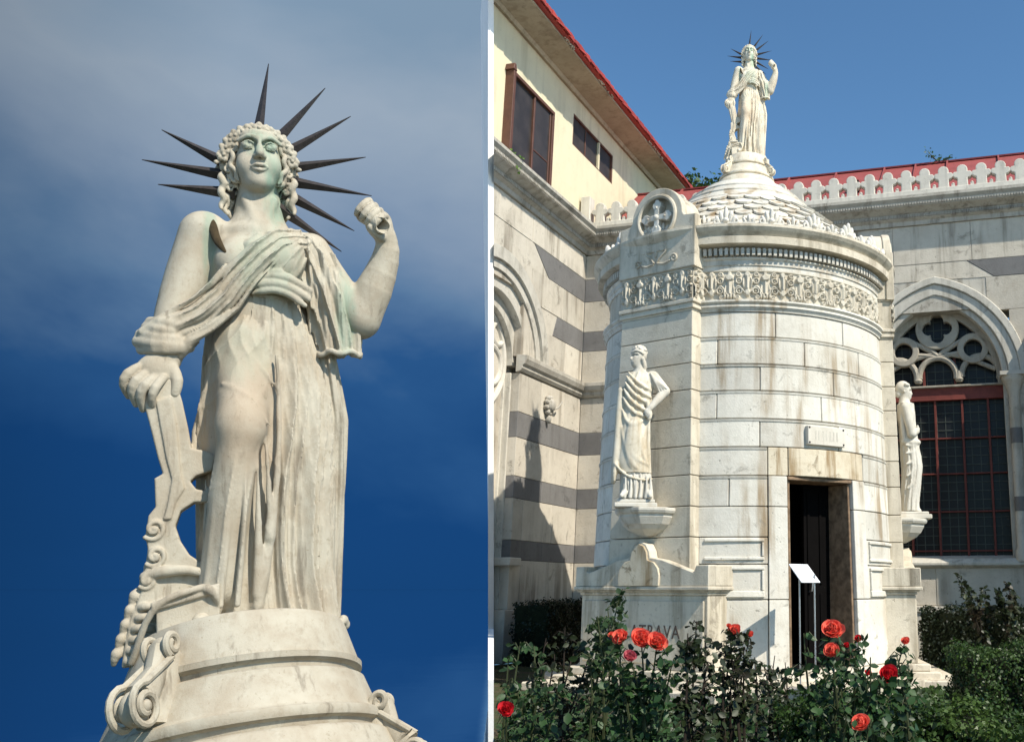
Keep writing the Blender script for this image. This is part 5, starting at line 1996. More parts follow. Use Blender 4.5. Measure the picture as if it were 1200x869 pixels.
    c.poly([K(*q) for q in [(172, 520), (176, 612), (200, 606), (240, 588), (280, 560), (297, 545), (290, 488), (230, 500)]], -46, 20, 2, 1.5)
    c.poly([K(*q) for q in [(162, 508), (166, 526), (230, 512), (300, 496), (298, 478), (230, 488)]], -48, 23, 2, 1)
    c.path([P(244, 690, -70), P(252, 694, -72), P(257, 704, -66), P(259, 716, -56)], [5, 5, 4.5, 4], 1.5)
    rope = [P(240, 688, -70), P(218, 692, -74), P(196, 700, -70), P(183, 718, -62), P(176, 742, -54), P(170, 756, -46)]
    c.path(rope, 3.6, 0.8)
    for i in range(6):              # coiled cable lying against the block
        cx, cz, rr = 185 - i * 2.6, 702 + i * 10.5, 10 - 0.5 * abs(i - 2)
        c.path([P(cx + rr * math.cos(q * 0.7), cz + 0.35 * rr * math.sin(q * 0.7) + q * 0.5, -30 + rr * math.sin(q * 0.7)) for q in range(10)], 4.2, 0.5)
    c.path([P(186, 700, -26), P(179, 730, -26), P(172, 758, -26)], [8, 9, 7], 2)
    c.path([P(240, 480, 6), P(228, 520, 4), P(232, 548, 0)], [4, 5, 6], 3)
    parts['anchor'] = c.mesh('liberty_anchor')

    # ---- stump of the torch
    c = Clay((128, -75, 435), (180, -15, 490), 0.9)
    c.cone(P(427, 260, -30), P(447, 279, -54), 9.8, 10.4, 0)
    c.block(P(455.5, 287, -64), (16, 8, 16), 0, None, 1, cut=True)
    c.cone(P(436, 268, -40), P(460, 291, -69), 7.4, 7.8, 0.4, cut=True)
    parts['torch'] = c.mesh('liberty_torch')

    # ---- dark brown strand along the edge of the shoulder strap
    c = Clay((-55, -45, 395), (-15, 0, 478), 1.0)
    c.path([P(245, 273, -14), P(247, 290, -25), P(252, 307, -34), P(261, 320, -40)], [4, 5.4, 4.6, 2], 1)
    parts['strap'] = c.mesh('liberty_strap')
    return parts


RAYS = [((187, 164), (254, 196)), ((166, 203), (252, 213)), ((184, 231), (256, 235)), ((312, 62), (298, 162)), ((384, 84), (321, 164)),
        ((417, 118), (336, 176)), ((436, 171), (343, 196)), ((443, 222), (346, 215)), ((419, 270), (344, 236)), ((402, 298), (328, 252))]


def ray_mesh(tip, base):
    """square bronze spike with sharp edges"""
    m = MB()
    a, b = Vector(P(base[0], base[1], 2)), Vector(P(tip[0], tip[1], 6))
    t = (b - a).normalized()
    a = a - t * 16
    u = Vector((0, 1, 0)).cross(t).normalized()
    v = t.cross(u)
    vs = []
    for r, p in ((7.0, a), (7.0, a + t * 16), (0.5, b)):
        for k in range(4):
            ang = k * math.pi / 2
            vs.append(tuple(p + u * r * math.cos(ang) + v * r * math.sin(ang)))
    fs = [(0, 1, 2, 3), (11, 10, 9, 8)]
    for i in (0, 4):
        for k in range(4):
            fs.append((i + k, i + 4 + k, i + 4 + (k + 1) % 4, i + (k + 1) % 4))
    m.add(vs, fs)
    return m


def make_liberty(label, group, loc, rot, scale):
    root = thing('liberty_statue', label, 'statue', loc, rot, group)
    root.scale = scale
    ps = liberty_parts()
    names = {'body': 'body', 'hair': 'hair', 'wreath': 'rosette_wreath', 'dress': 'dress', 'mantle': 'mantle', 'anchor': 'anchor', 'torch': 'torch_stump', 'strap': 'shoulder_strap'}
    for k, me in ps.items():
        o = link(names[k], me, M_CREVICE if k == 'strap' else M_LIBERTY, root)
        if k == 'hair':
            for tip, base in RAYS:
                ray_mesh(tip, base).build('crown_ray', M_BRONZE, root, recalc=True)
    return root


def statue_drum(shear, name, parent):
    """round plinth with console scrolls; shear raises the rings a little toward the front"""
    m = MB()
    prof = [(0, 2), (104, 2), (110, 0), (113, -4), (129, -46), (132, -47), (132, -53), (128, -55), (125, -56), (124, -61), (131, -62), (135, -64), (151, -100),
            (155, -104), (161, -106), (163, -111), (162, -116), (155, -118), (153, -124), (164, -126), (170, -130), (184, -156), (198, -192), (200, -205)]
    m.lathe([(r, z - 10 if r else -8) for r, z in prof], 128)
    vs = [(x, y, z - shear * y) for x, y, z in m.v]
    m.v = vs
    return m.build(name, M_LIBERTY, parent)


def statue_console(shear, a, parent, flip=1, dz=0.0, dr=0.0):
    """scroll bracket lying on the plinth at angle a"""
    m = MB()
    Mx = RZ(a) @ T(0, -146 - dr, -66 + dz) @ RZ(math.pi / 2)
    # spiral ribbon
    def spiral(cx, cz, r, a0, turns, n=26):
        return [(cx + r * (1 - 0.75 * i / n) * math.cos(a0 + flip * turns * 2 * math.pi * i / n), 0, cz + r * (1 - 0.75 * i / n) * math.sin(a0 + flip * turns * 2 * math.pi * i / n)) for i in range(n + 1)]
    for yy in (-13, 13):
        lo = [(x, yy, z) for x, _, z in spiral(-26, -34, 22, math.pi / 2, 1.6)]
        hi = [(x, yy, z) for x, _, z in spiral(10, 26, 12, -math.pi / 2, -1.4)]
        m.tube(hi[::-1] + lo, 3.6, 8)
    m.ball((-26, 0, -34), (17, 13, 17), nu=18, nv=10)
    m.ball((10, 0, 26), (9, 13, 9), nu=14, nv=9)
    for yy in (-14, 14):
        m.ball((-26, yy, -34), (6, 4, 6), nu=12, nv=8)
    m.tube([(8, 0, 25), (2, 0, 0), (-18, 0, -24)], [11, 12, 17], 10)
    m.tube([(20, 0, 20), (14, 0, -10), (6, 0, -50)], [14, 16, 20], 10)
    vs = [Mx @ Vector(p) for p in m.v]
    m.v = [(p.x, p.y, p.z - shear * p.y) for p in vs]
    return m.build('scroll_bracket', M_LIBERTY, parent, recalc=True)
# ------------------------------------------------------------------ set the two Liberty figures
AZ0 = R_(-28.6)
SL = 0.00508
near_lib = make_liberty('large close marble Liberty statue with spiked bronze crown against the cloud bank', None,
                        (-2.845, 5.5, 0.842), (0, 0, 0), (1, 1, 1))
near_lib.rotation_mode = 'XYZ'
Mrot = RZ(-AZ0) @ RY(R_(-5.9))
near_lib.rotation_euler = Mrot.to_euler()
near_lib.scale = (SL * 0.885, SL * 0.885, SL)
statue_drum(0.27, 'round_plinth', near_lib)
for a, fl, dz, dr in ((-37, 1, 4, 2), (66, -1, -72, 26)):
    statue_console(0.27, R_(a), near_lib, fl, dz, dr)
top_lib = near_lib.copy()
COL.objects.link(top_lib)
top_lib['label'] = 'small distant Liberty statue with spiked crown standing on top of the round mausoleum'
top_lib.location = (AX + 0.02, AY, 6.745)
top_lib.rotation_euler = (0, 0, R_(2))
top_lib.scale = (0.00228, 0.00228, 0.00288)
for ch in list(near_lib.children):
    if ch.name.split('.')[0] in ('round_plinth', 'scroll_bracket'):
        continue
    c = ch.copy()
    COL.objects.link(c)
    c.parent = top_lib
    if not ch.name.startswith(('crown_ray', 'shoulder_strap')):
        c.material_slots[0].link = 'OBJECT'
        c.material_slots[0].material = M_LIBERTY_W
statue_drum(0.0, 'round_plinth', top_lib).material_slots[0].material = M_LIBERTY_W
for a, fl in ((-48, 1), (58, -1), (140, 1)):
    statue_console(0.0, R_(a), top_lib, fl).material_slots[0].material = M_LIBERTY_W


# ------------------------------------------------------------------ the robed figure on the left pier, hand on hip
def A(zx, zy, d=0.0):
    return ((zx - 195) / 3.343, d, (680 - zy) / 3.343)


def hip_figure():
    out = {}
    c = Clay((-40, -30, 60), (45, 25, 196), 0.62)
    # head turned to the viewer's left
    c.ell(A(190, 104, 0), (8.6, 9.6, 10.5), 0)
    c.ell(A(178, 122, -2.5), (6.2, 6.4, 8.5), 3)
    c.ell(A(172, 140, -3.5), (3.2, 3.2, 3.0), 2.5)
    c.cone(A(163, 106, -5), A(158, 119, -6.4), 1.0, 1.7, 1.4)
    c.ell(A(164, 104, -7.2), (2.6, 2.4, 1.7), 1.0, cut=True)
    c.ell(A(180, 104, -10.0), (2.8, 2.2, 1.7), 1.0, cut=True)
    c.path([A(161, 99, -5), A(172, 96, -8.5), A(186, 99, -9.4)], 1.1, 1.5)
    c.cone(A(161, 129, -5.5), A(170, 130, -7.4), 1.2, 1.0, 0.9)
    c.cone(A(162, 133, -5.2), A(170, 134, -7.0), 1.2, 1.0, 0.9)
    c.cone(A(193, 130, 0), A(196, 172, 1), 6.4, 7.6, 3)
    c.ell(A(197, 215, 1), (17, 10.5, 16), 5)
    c.cone(A(255, 190, 0), A(304, 246, -2), 7.2, 6.2, 4)
    c.path([A(304, 246, -2), A(276, 282, -8), A(246, 318, -12.5)], [6.0, 5.2, 3.8], 2.5)
    c.ell(A(236, 332, -13.5), (3.6, 3.0, 5.0), 2, rot=(0, 25, 0))
    for i, (x, y) in enumerate(((226, 352), (232, 357), (239, 359), (222, 342))):
        c.path([A(236, 330, -14), A(x + 4, y - 12, -15.5), A(x, y, -14.5)], [1.7, 1.6, 1.2], 0.6)
    out['body'] = (c.mesh('pier_figure_body'), M_STATUE)
    c = Clay((-20, -20, 155), (20, 20, 200), 0.6)
    c.ell(A(193, 96, 1.5), (9.6, 10.2, 11.2), 0)
    c.ell(A(172, 118, -7), (8.4, 7.5, 10), 1.5, cut=True)
    rnd = random.Random(14)
    for i in range(70):          # short waves over the skull
        a, b_ = rnd.uniform(0, 6.28), rnd.uniform(0.05, 1.5)
        p = A(193, 96, 1.5)
        c.ell((p[0] + 9.6 * math.cos(a) * math.cos(b_), 1.5 + 10.2 * math.sin(a) * math.cos(b_), p[2] + 11.0 * math.sin(b_)), (1.8, 1.8, 1.5), 0.4)
    c.path([A(164, 92, -7), A(176, 86, -9.5), A(192, 88, -10), A(208, 98, -8)], 1.7, 0.5)
    for i in range(6):
        c.path([A(206 + i * 1.5, 120, -7 + i * 3), A(214 + i, 145, -4 + i * 2), A(210 + i, 165, -2 + i * 2)], [2.6, 2.4, 1.4], 0.5)
    out['hair'] = (c.mesh('pier_figure_hair'), M_STATUE)
    # tunic to the feet
    c = Clay((-34, -24, -1), (38, 22, 160), 0.7)

    def rg(q):
        return 1.0 - 1.8 * np.abs(np.sin(q)) ** 0.8
    c.robe([(1, 0.5, 0, 21, 13), (8, 0.5, 0, 20.5, 13), (24, -1, 0, 19.5, 12.5), (60, -2, 0, 18, 12), (110, -1, 0, 16, 11), (140, 1, 0, 17, 11), (152, 1, 1, 13, 9)],
           lambda ph, z: 1.9 * np.clip((48 - z) / 30, 0.15, 1) * (rg(ph * 8 + 0.7) * 0.6 + 0.4 * rg(ph * 15 + 1.3 + z * 0.01)), 0)
    for x in (150, 172, 194, 212, 236, 252):
        c.path([A(x, 590, -12), A(x + 2, 640, -13.5), A(x - 1, 672, -14)], [1.0, 1.6, 2.2], 1.5)
    c.cone(A(146, 655, -13), A(136, 668, -17), 3.6, 2.4, 2)
    c.cone(A(248, 658, -13), A(254, 670, -17.5), 3.8, 2.6, 2)
    c.cone(A(252, 190, 0), A(292, 236, -1), 8.2, 7.6, 4)
    for i in range(4):
        c.path([A(242 + i * 6, 178 + i * 6, -8), A(262 + i * 10, 214 + i * 4, -10), A(284 + i * 9, 258 - i * 6, -8)], [1.0, 1.5, 1.0], 1.2)
    out['tunic'] = (c.mesh('pier_figure_tunic'), M_STATUE)
    # mantle wrapped across the body
    c = Clay((-42, -26, 15), (36, 24, 158), 0.7)

    def fold(ph, z):
        return 1.3 * (0.6 * rg(ph * 4.2 - z * 0.085 + 0.6) + 0.35 * rg(ph * 7 - z * 0.14)) * np.clip((z - 40) / 50, 0.12, 1.0)
    c.robe([(31, -2, 0, 20.5, 14), (42, -4.5, 0, 22, 14.5), (69, -5, 0, 21, 14), (99, -5, 0, 18.8, 13), (126, -2, 0, 18.6, 12.4), (142, 1, 0, 18.2, 11.8), (152, 0, 1, 13.5, 9.5)], fold, 0)
    hem = [(108, 545), (128, 568), (152, 588), (190, 600), (226, 606), (256, 600)]
    c.path([A(x, y, -13.5 + 0.0008 * (x - 180) ** 2) for x, y in hem], 1.6, 1.2)
    for k, (x0, y0, x1, y1, x2, y2, r) in enumerate([(150, 180, 190, 232, 246, 246, 2.0), (143, 196, 184, 262, 246, 274, 2.3), (138, 220, 178, 292, 244, 300, 2.2), (134, 246, 170, 322, 240, 332, 2.2),
                                                     (132, 280, 166, 360, 238, 352, 2.0), (130, 330, 150, 420, 214, 372, 1.6), (128, 400, 146, 520, 196, 560, 1.4), (240, 350, 236, 460, 244, 560, 1.8),
                                                     (200, 430, 216, 520, 246, 556, 1.6), (170, 500, 205, 540, 248, 545, 1.5)]):
        pts = []
        for t in np.linspace(0, 1, 8):
            x = (1 - t) ** 2 * x0 + 2 * t * (1 - t) * x1 + t * t * x2
            y = (1 - t) ** 2 * y0 + 2 * t * (1 - t) * y1 + t * t * y2
            xx = (x - 195) / 3.343 + 4
            pts.append(A(x, y, -13.2 * math.sqrt(max(0.05, 1 - (xx / 20.5) ** 2)) - 0.3))
        c.path(pts, [r * 0.6] + [r] * 6 + [r * 0.6], 2.0)
    c.path([A(122, 250, -3), A(116, 350, -4), A(112, 450, -5), A(106, 545, -4), A(100, 610, -2)], [5, 5, 4.6, 4.6, 3], 3)       # arm under the cloth
    c.path([A(112, 540, -6), A(104, 575, -8), A(104, 606, -7)], [3.4, 3, 1.8], 1.5)
    c.ell(A(180, 455, -13), (9, 3.5, 26), 6)          # thigh pressing forward
    c.path([A(232, 300, -12), A(244, 350, -12), A(240, 362, -13)], [2.5, 3.5, 2.5], 1.5)
    out['mantle'] = (c.mesh('pier_figure_mantle'), stone('ochre_stained_marble', (0.66, 0.61, 0.50), (0.44, 0.36, 0.23), (0.36, 0.26, 0.14), 2.5, 0.0, 0.3, 0.6, bump=0.15))
    return out


sA = thing('robed_statue', 'marble figure in wrapped mantle with hand on hip, on the shaded left pier', 'statue', (-1.285, 10.20, 1.885))
sA.rotation_euler = (0, 0, R_(7))
sA.scale = (0.0086, 0.0086, 0.0091)
m = MB()
m.box(-26, 26, -17, 17, 0, 5)
m.box(-23, 23, -15, 15, 5, 9)
m.build('plinth', M_STATUE, sA, bevel=0.8)
for k, (me, mt) in hip_figure().items():
    o = link(k, me, mt, sA)
    o.location = (0, 0, 9)


# ------------------------------------------------------------------ the figure on the right pier, seen from its side
def B(zx, zy, d=0.0):
    return ((zx - 118) / 3.344, d, (705 - zy) / 3.344)


def side_figure():
    out = {}
    c = Clay((-25, -26, 60), (25, 26, 160), 0.6)
    c.ell(B(108, 240, 0), (7.6, 6.6, 8.4), 0)
    c.ell(B(118, 256, 0), (5.4, 5.4, 7.4), 2.5)
    c.ell(B(124, 272, 0), (2.8, 3.2, 2.6), 2)
    c.cone(B(130, 247, 0), B(135, 257, 0), 0.9, 1.5, 1.2)
    c.path([B(129, 264, -1.6), B(131, 265, 0), B(129, 264, 1.6)], 1.0, 0.8)
    for s in (-1, 1):
        c.ell(B(129, 247, s * 3.4), (1.8, 2.0, 1.4), 0.8, cut=True)
        c.ell(B(104, 250, s * 6.6), (1.5, 1.0, 2.2), 0.8)
    c.cone(B(106, 268, 0), B(106, 300, 0), 5.0, 6.2, 2.5)
    c.ell(B(112, 345, 0), (10, 14, 18), 4)
    c.ell(B(112, 420, 0), (8.5, 11, 14), 5)
    for s in (-1, 1):
        c.path([B(104, 318, s * 13), B(112, 372, s * 15), B(122, 418, s * 14)], [5.6, 5.2, 4.6], 2.5)
        c.path([B(122, 418, s * 14), B(146, 404, s * 8), B(150, 392, -s * 2)], [4.5, 3.8, 3.0], 1.8)
        for i in range(4):
            c.path([B(150, 390 + i * 5, -s * 2), B(152, 386 + i * 6, -s * 5), B(149, 384 + i * 6, -s * 8)], [1.4, 1.4, 1.0], 0.5)
    out['body'] = (c.mesh('side_figure_body'), M_STATUE)
    c = Clay((-20, -16, 125), (15, 16, 160), 0.6)
    c.ell(B(103, 236, 0), (8.4, 7.8, 8.8), 0)
    c.ell(B(124, 256, 0), (5.5, 9, 8.5), 1.0, cut=True)
    for i in range(9):
        a = -1.5 + i * 0.375
        p = B(118, 224, 0)
        c.ell((p[0] + 1.5 - 1.6 * abs(a) ** 2, 7.4 * math.sin(a), p[2] - 0.6), (2.2, 2.2, 2.2), 0.4)
    c.ell(B(86, 258, 0), (4.5, 4.5, 4.5), 1)
    out['hair'] = (c.mesh('side_figure_hair'), M_STATUE)
    c = Clay((-26, -26, -1), (28, 26, 125), 0.7)

    def rg(q):
        return 1.0 - 1.8 * np.abs(np.sin(q)) ** 0.8
    c.robe([(1, -1, 0, 10, 13), (12, -1, 0, 10, 13), (30, 1.0, 0, 11, 13.5), (50, 2.8, 0, 11.5, 14), (66, 1.5, 0, 11, 13.6), (84, 0, 0, 10, 12.5), (100, -1, 0, 9, 12), (122, -2, 0, 9.5, 13.5)],
           lambda ph, z: 1.3 * (0.6 * rg(ph * 6 - z * 0.05) + 0.4 * rg(ph * 11 + 0.4 - z * 0.03)), 0)
    for y0, y1 in ((455, 500), (480, 540), (505, 585), (540, 630), (440, 470)):
        c.path([B(152, y0, -4), B(130, (y0 + y1) / 2 + 8, -11.5), B(100, y1 - 10, -13)], [1.2, 2.0, 1.2], 1.5)
    c.path([B(92, 446, -9), B(120, 450, -12.5), B(148, 446, -8), B(156, 444, 0)], [2.5, 3, 3, 2.5], 1.5)
    c.path([B(98, 300, -8), B(90, 360, -11), B(96, 440, -10)], [3, 3.4, 2.6], 2)
    c.cone(B(122, 692, -5), B(146, 701, -6), 3.4, 2.2, 2)
    c.cone(B(112, 694, 6), B(134, 702, 7), 3.4, 2.2, 2)
    out['tunic'] = (c.mesh('side_figure_tunic'), M_STATUE)
    return out


sB = thing('robed_statue', 'marble figure with folded arms seen side on, on the pier before the dark window', 'statue', (1.915, 11.97, 1.885))
sB.rotation_euler = (0, 0, R_(2))
sB.scale = (0.0112,) * 3
m = MB()
m.box(-16, 20, -17, 17, 0, 5)
m.box(-14, 17, -15, 15, 5, 8)
m.build('plinth', M_STATUE, sB, bevel=0.8)
for k, (me, mt) in side_figure().items():
    o = link(k, me, mt, sB)
    o.location = (0, 0, 8)
# ------------------------------------------------------------------ garden
def at(px, py, Y):
    u, v = (px - PX) / F, (PY - py) / F
    d = Vector((u, math.cos(PITCH) - v * math.sin(PITCH), math.sin(PITCH) + v * math.cos(PITCH)))
    return CAMP + d * (Y / d.y)


def leaf_mat(name, c0, c1, c2=None, rough=0.45, spec=0.35):
    m = Mat(name, rough, spec)
    c = m.mix(m.island(), c0, c1)
    if c2:
        n = m.noise(m.pos(), 1.7, 3)
        c = m.mix(m.rng(n, 0.52, 0.68, 0, 0.8), c, c2)
    tr = m.t.nodes.new('ShaderNodeBsdfTranslucent')
    m.t.links.new(c, tr.inputs[0])
    mx = m.t.nodes.new('ShaderNodeMixShader')
    mx.inputs[0].default_value = 0.22
    m.color(c)
    m.t.links.new(m.b.outputs[0], mx.inputs[1])
    m.t.links.new(tr.outputs[0], mx.inputs[2])
    m.t.links.new(mx.outputs[0], m.t.nodes['Material Output'].inputs[0])
    return m.m


M_HEDGE = leaf_mat('hedge_leaves', (0.014, 0.030, 0.007), (0.050, 0.098, 0.018), (0.075, 0.125, 0.026))
M_HEDGE_D = leaf_mat('dark_hedge_leaves', (0.006, 0.011, 0.004), (0.016, 0.028, 0.009))  # darker copy of the hedge leaves, with the left hedge's shade in the colour
M_ROSELEAF = leaf_mat('rose_leaves', (0.010, 0.027, 0.008), (0.042, 0.094, 0.028), (0.026, 0.048, 0.017))
M_ROSELEAF_R = leaf_mat('reddish_rose_leaves', (0.010, 0.016, 0.006), (0.034, 0.050, 0.018), (0.040, 0.024, 0.016))
M_STEM = plain('green_brown_stem', (0.045, 0.055, 0.022), 0.6)
M_TWIG = plain('dark_twig', (0.028, 0.020, 0.014), 0.8)
M_TREELEAF = leaf_mat('tree_leaves', (0.020, 0.055, 0.015), (0.060, 0.120, 0.030))
M_CORE = plain('hedge_inside', (0.010, 0.013, 0.006), 0.9, 0.1, 0.4, 20)


def petal_mat(name, a, b_):
    m = Mat(name, 0.5, 0.3)
    n = m.noise(m.pos(), 60, 3)
    c = m.mix(n, a, b_)
    tr = m.t.nodes.new('ShaderNodeBsdfTranslucent')
    m.t.links.new(c, tr.inputs[0])
    mx = m.t.nodes.new('ShaderNodeMixShader')
    mx.inputs[0].default_value = 0.35
    m.color(c)
    m.t.links.new(m.b.outputs[0], mx.inputs[1])
    m.t.links.new(tr.outputs[0], mx.inputs[2])
    m.t.links.new(mx.outputs[0], m.t.nodes['Material Output'].inputs[0])
    return m.m


M_PETAL = petal_mat('coral_petal', (0.86, 0.12, 0.085), (0.93, 0.24, 0.16))
M_PETAL_P = petal_mat('pink_petal', (0.55, 0.09, 0.13), (0.70, 0.22, 0.25))
M_PETAL_D = petal_mat('crimson_petal', (0.60, 0.015, 0.03), (0.75, 0.04, 0.05))

LEAF8 = np.array([(0, 0, 0), (0.30, 0.28, 0.05), (0.33, 0.62, 0.03), (0, 1.0, -0.10), (-0.33, 0.62, 0.03), (-0.30, 0.28, 0.05), (0, 0.5, -0.03)])
LEAF_F = [(0, 1, 6), (1, 2, 6), (2, 3, 6), (3, 4, 6), (4, 5, 6), (5, 0, 6)]


def leaf_cloud(name, pts, nrm, size, mat, parent, rng, six=False, tilt=0.6):
    """leaves at pts, roughly facing along nrm; none grow past the garden wall"""
    pts, nrm = np.asarray(pts, float), np.asarray(nrm, float)
    o_ = np.array(parent.location) if parent is not None else np.zeros(3)
    if parent is None or abs(parent.rotation_euler.z) < 1e-6:
        side = (pts + o_ - np.array(CAMP)) @ np.array(END_N)
        keep = (side < -0.045) | (pts[:, 1] + o_[1] > 12.5)
        pts, nrm = pts[keep], nrm[keep]
    n = len(pts)
    nrm = nrm + rng.normal(0, tilt, (n, 3))
    nrm /= np.linalg.norm(nrm, axis=1)[:, None] + 1e-9
    t = rng.normal(0, 1, (n, 3))
    t -= nrm * (t * nrm).sum(1)[:, None]
    t /= np.linalg.norm(t, axis=1)[:, None] + 1e-9
    bt = np.cross(nrm, t)
    s = size * rng.uniform(0.6, 1.25, n)
    tpl = LEAF8 if six else np.array([(0, 0, 0), (0.34, 0.5, 0.06), (0, 1, -0.05), (-0.34, 0.5, 0.06)])
    V = pts[:, None, :] + s[:, None, None] * (tpl[None, :, 0:1] * bt[:, None] + tpl[None, :, 1:2] * t[:, None] + tpl[None, :, 2:3] * nrm[:, None])
    k = len(tpl)
    V = V.reshape(-1, 3)
    me = bpy.data.meshes.new(name)
    if six:
        Fc = (np.array(LEAF_F)[None] + (np.arange(n) * k)[:, None, None]).reshape(-1, 3)
    else:
        Fc = (np.array([[0, 1, 2, 3]])[None] + (np.arange(n) * k)[:, None, None]).reshape(-1, 4)
    w_ = Fc.shape[1]
    me.vertices.add(len(V))
    me.vertices.foreach_set('co', V.astype(np.float32).ravel())
    me.loops.add(Fc.size)
    me.loops.foreach_set('vertex_index', Fc.astype(np.int32).ravel())
    me.polygons.add(len(Fc))
    me.polygons.foreach_set('loop_start', np.arange(0, Fc.size, w_, dtype=np.int32))
    me.update(calc_edges=True)
    return link(name, me, mat, parent)


def hedge(label, p0, p1, width, h, n, mat, seed, leaf=0.028, group='clipped box hedges'):
    """clipped hedge from p0 to p1 (ground points of its near edge)"""
    rng = np.random.default_rng(seed)
    p0, p1 = Vector((p0[0], p0[1], 0)), Vector((p1[0], p1[1], 0))
    L_ = (p1 - p0).length
    d = (p1 - p0) / L_
    q = Vector((-d.y, d.x, 0))
    if q.y < 0:
        q = -q
    root = thing('hedge', label, 'hedge', tuple(p0), (0, 0, math.atan2(d.y, d.x)), group)
    flip = 1 if q.dot(Vector((-d.y, d.x, 0))) > 0 else -1
    c = MB()
    g = max(3, int(L_ / 0.22))
    wv = [rng.uniform(-0.03, 0.03) for _ in range(g + 1)]
    for i in range(g):
        x0, x1 = L_ * i / g, L_ * (i + 1) / g
        c.box(x0 + 0.02, x1 + 0.02, *sorted((flip * 0.05, flip * (width - 0.05))), 0.0, h - 0.05 + wv[i])
    c.build('core', M_CORE, root)
    ar = [L_ * h, L_ * h, L_ * width, width * h, width * h]
    pr = np.array(ar) / sum(ar)
    f = rng.choice(5, n, p=pr)
    u, v = rng.random(n), rng.random(n)
    P_ = np.zeros((n, 3))
    Nn = np.zeros((n, 3))
    for k in range(5):
        m = f == k
        if k < 2:
            P_[m] = np.stack([u[m] * L_, np.full(m.sum(), 0.0 if k == 0 else width), v[m] * h], 1)
            Nn[m] = (0, -1 if k == 0 else 1, 0.25)
        elif k == 2:
            P_[m] = np.stack([u[m] * L_, v[m] * width, np.full(m.sum(), h)], 1)
            Nn[m] = (0, 0, 1)
        else:
            P_[m] = np.stack([np.full(m.sum(), 0.0 if k == 3 else L_), u[m] * width, v[m] * h], 1)
            Nn[m] = (-1 if k == 3 else 1, 0, 0.25)
    bumps = 0.030 * np.sin(P_[:, 0] * 9 + seed) + 0.025 * np.sin(P_[:, 0] * 23 + P_[:, 2] * 15) + 0.02 * np.sin(P_[:, 1] * 19 + 2)
    P_ += Nn * (bumps + rng.normal(0, 0.018, n) - 0.01)[:, None]
    P_[:, 2] = np.maximum(P_[:, 2], 0.01)
    P_[:, 1] *= flip
    Nn[:, 1] *= flip
    leaf_cloud('foliage', P_, Nn, leaf, mat, root, rng)
    return root


def gx(px, Y):
    return (px - PX) / F * Y * 1.03, Y


hedge('sunlit low green hedge with trimmed flat top, nearest across the bottom right', gx(915, 4.9), gx(1330, 3.6), 0.55, 0.50, 34000, M_HEDGE, 1, 0.024)
hedge('short dark hedge block with green top at the right, beyond the nearest hedge', gx(1120, 8.1), gx(1330, 8.1), 0.9, 0.54, 16000, M_HEDGE, 2, 0.03)
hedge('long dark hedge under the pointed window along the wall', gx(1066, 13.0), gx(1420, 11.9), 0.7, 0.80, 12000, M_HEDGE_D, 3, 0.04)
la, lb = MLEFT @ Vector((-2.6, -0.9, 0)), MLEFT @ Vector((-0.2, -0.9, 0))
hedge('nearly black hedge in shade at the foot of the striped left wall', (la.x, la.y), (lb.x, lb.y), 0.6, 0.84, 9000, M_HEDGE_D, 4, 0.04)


# ---- roses
def rose_mesh(seed):
    """open rose of unit radius facing +z"""
    rng = random.Random(seed)
    m = MB()
    for ring, (n, r, tilt, wd) in enumerate(((5, 1.0, 62, 0.62), (6, 0.86, 48, 0.58), (6, 0.68, 34, 0.5), (5, 0.48, 20, 0.42), (4, 0.3, 8, 0.34), (3, 0.16, 0, 0.24))):
        for i in range(n):
            a = (i + 0.5 * (ring % 2)) * 2 * math.pi / n + rng.uniform(-0.2, 0.2)
            M_ = RZ(a) @ RX(-R_(tilt + rng.uniform(-9, 9)))
            L_ = r * rng.uniform(0.88, 1.08) if ring < 3 else 0.62 + 0.1 * ring * 0.4
            vs, fs = [], []
            for q in range(6):
                t = q / 5
                wq = wd * math.sin(0.25 + 2.35 * t ** 0.9) ** 0.8
                for s in range(5):
                    x = (s - 2) / 2
                    curl = 0.22 * x * x * wd + (0.16 * max(0, t - 0.75) ** 1 * (1 if ring < 3 else -0.5)) + rng.uniform(-0.02, 0.02)
                    vs.append((x * wq, 0.06 * ring * -0 + (0.02 + (0.16 - 0.025 * ring)) * t * 0 + curl * -1 + 0.08 * math.sin(t * 3), t * L_ * (1 - 0.10 * x * x)))
            for q in range(5):
                for s in range(4):
                    k = q * 5 + s
                    fs.append((k, k + 1, k + 6, k + 5))
            off = T(0, 0, -0.25 + ring * 0.05)
            m.add(vs, fs, off @ M_, True)
    return m.mesh('rose')


ROSES = [rose_mesh(s) for s in (1, 2, 3)]
rose_count = 0


def add_flower(root, p, diam, mat, face=(0, -0.8, 0.5)):
    global rose_count
    me = ROSES[rose_count % 3].copy()
    rose_count += 1
    o = link('flower', me, mat, None)
    o.parent = root
    rt = root.matrix_basis.inverted()
    z = Vector(face).normalized()
    Mq = z.to_track_quat('Z', 'Y').to_matrix().to_4x4()
    o.matrix_parent_inverse = rt
    o.matrix_basis = T(*p) @ Mq @ RZ(rose_count * 1.1) @ Matrix.Scale(diam / 1.9, 4)
    return o


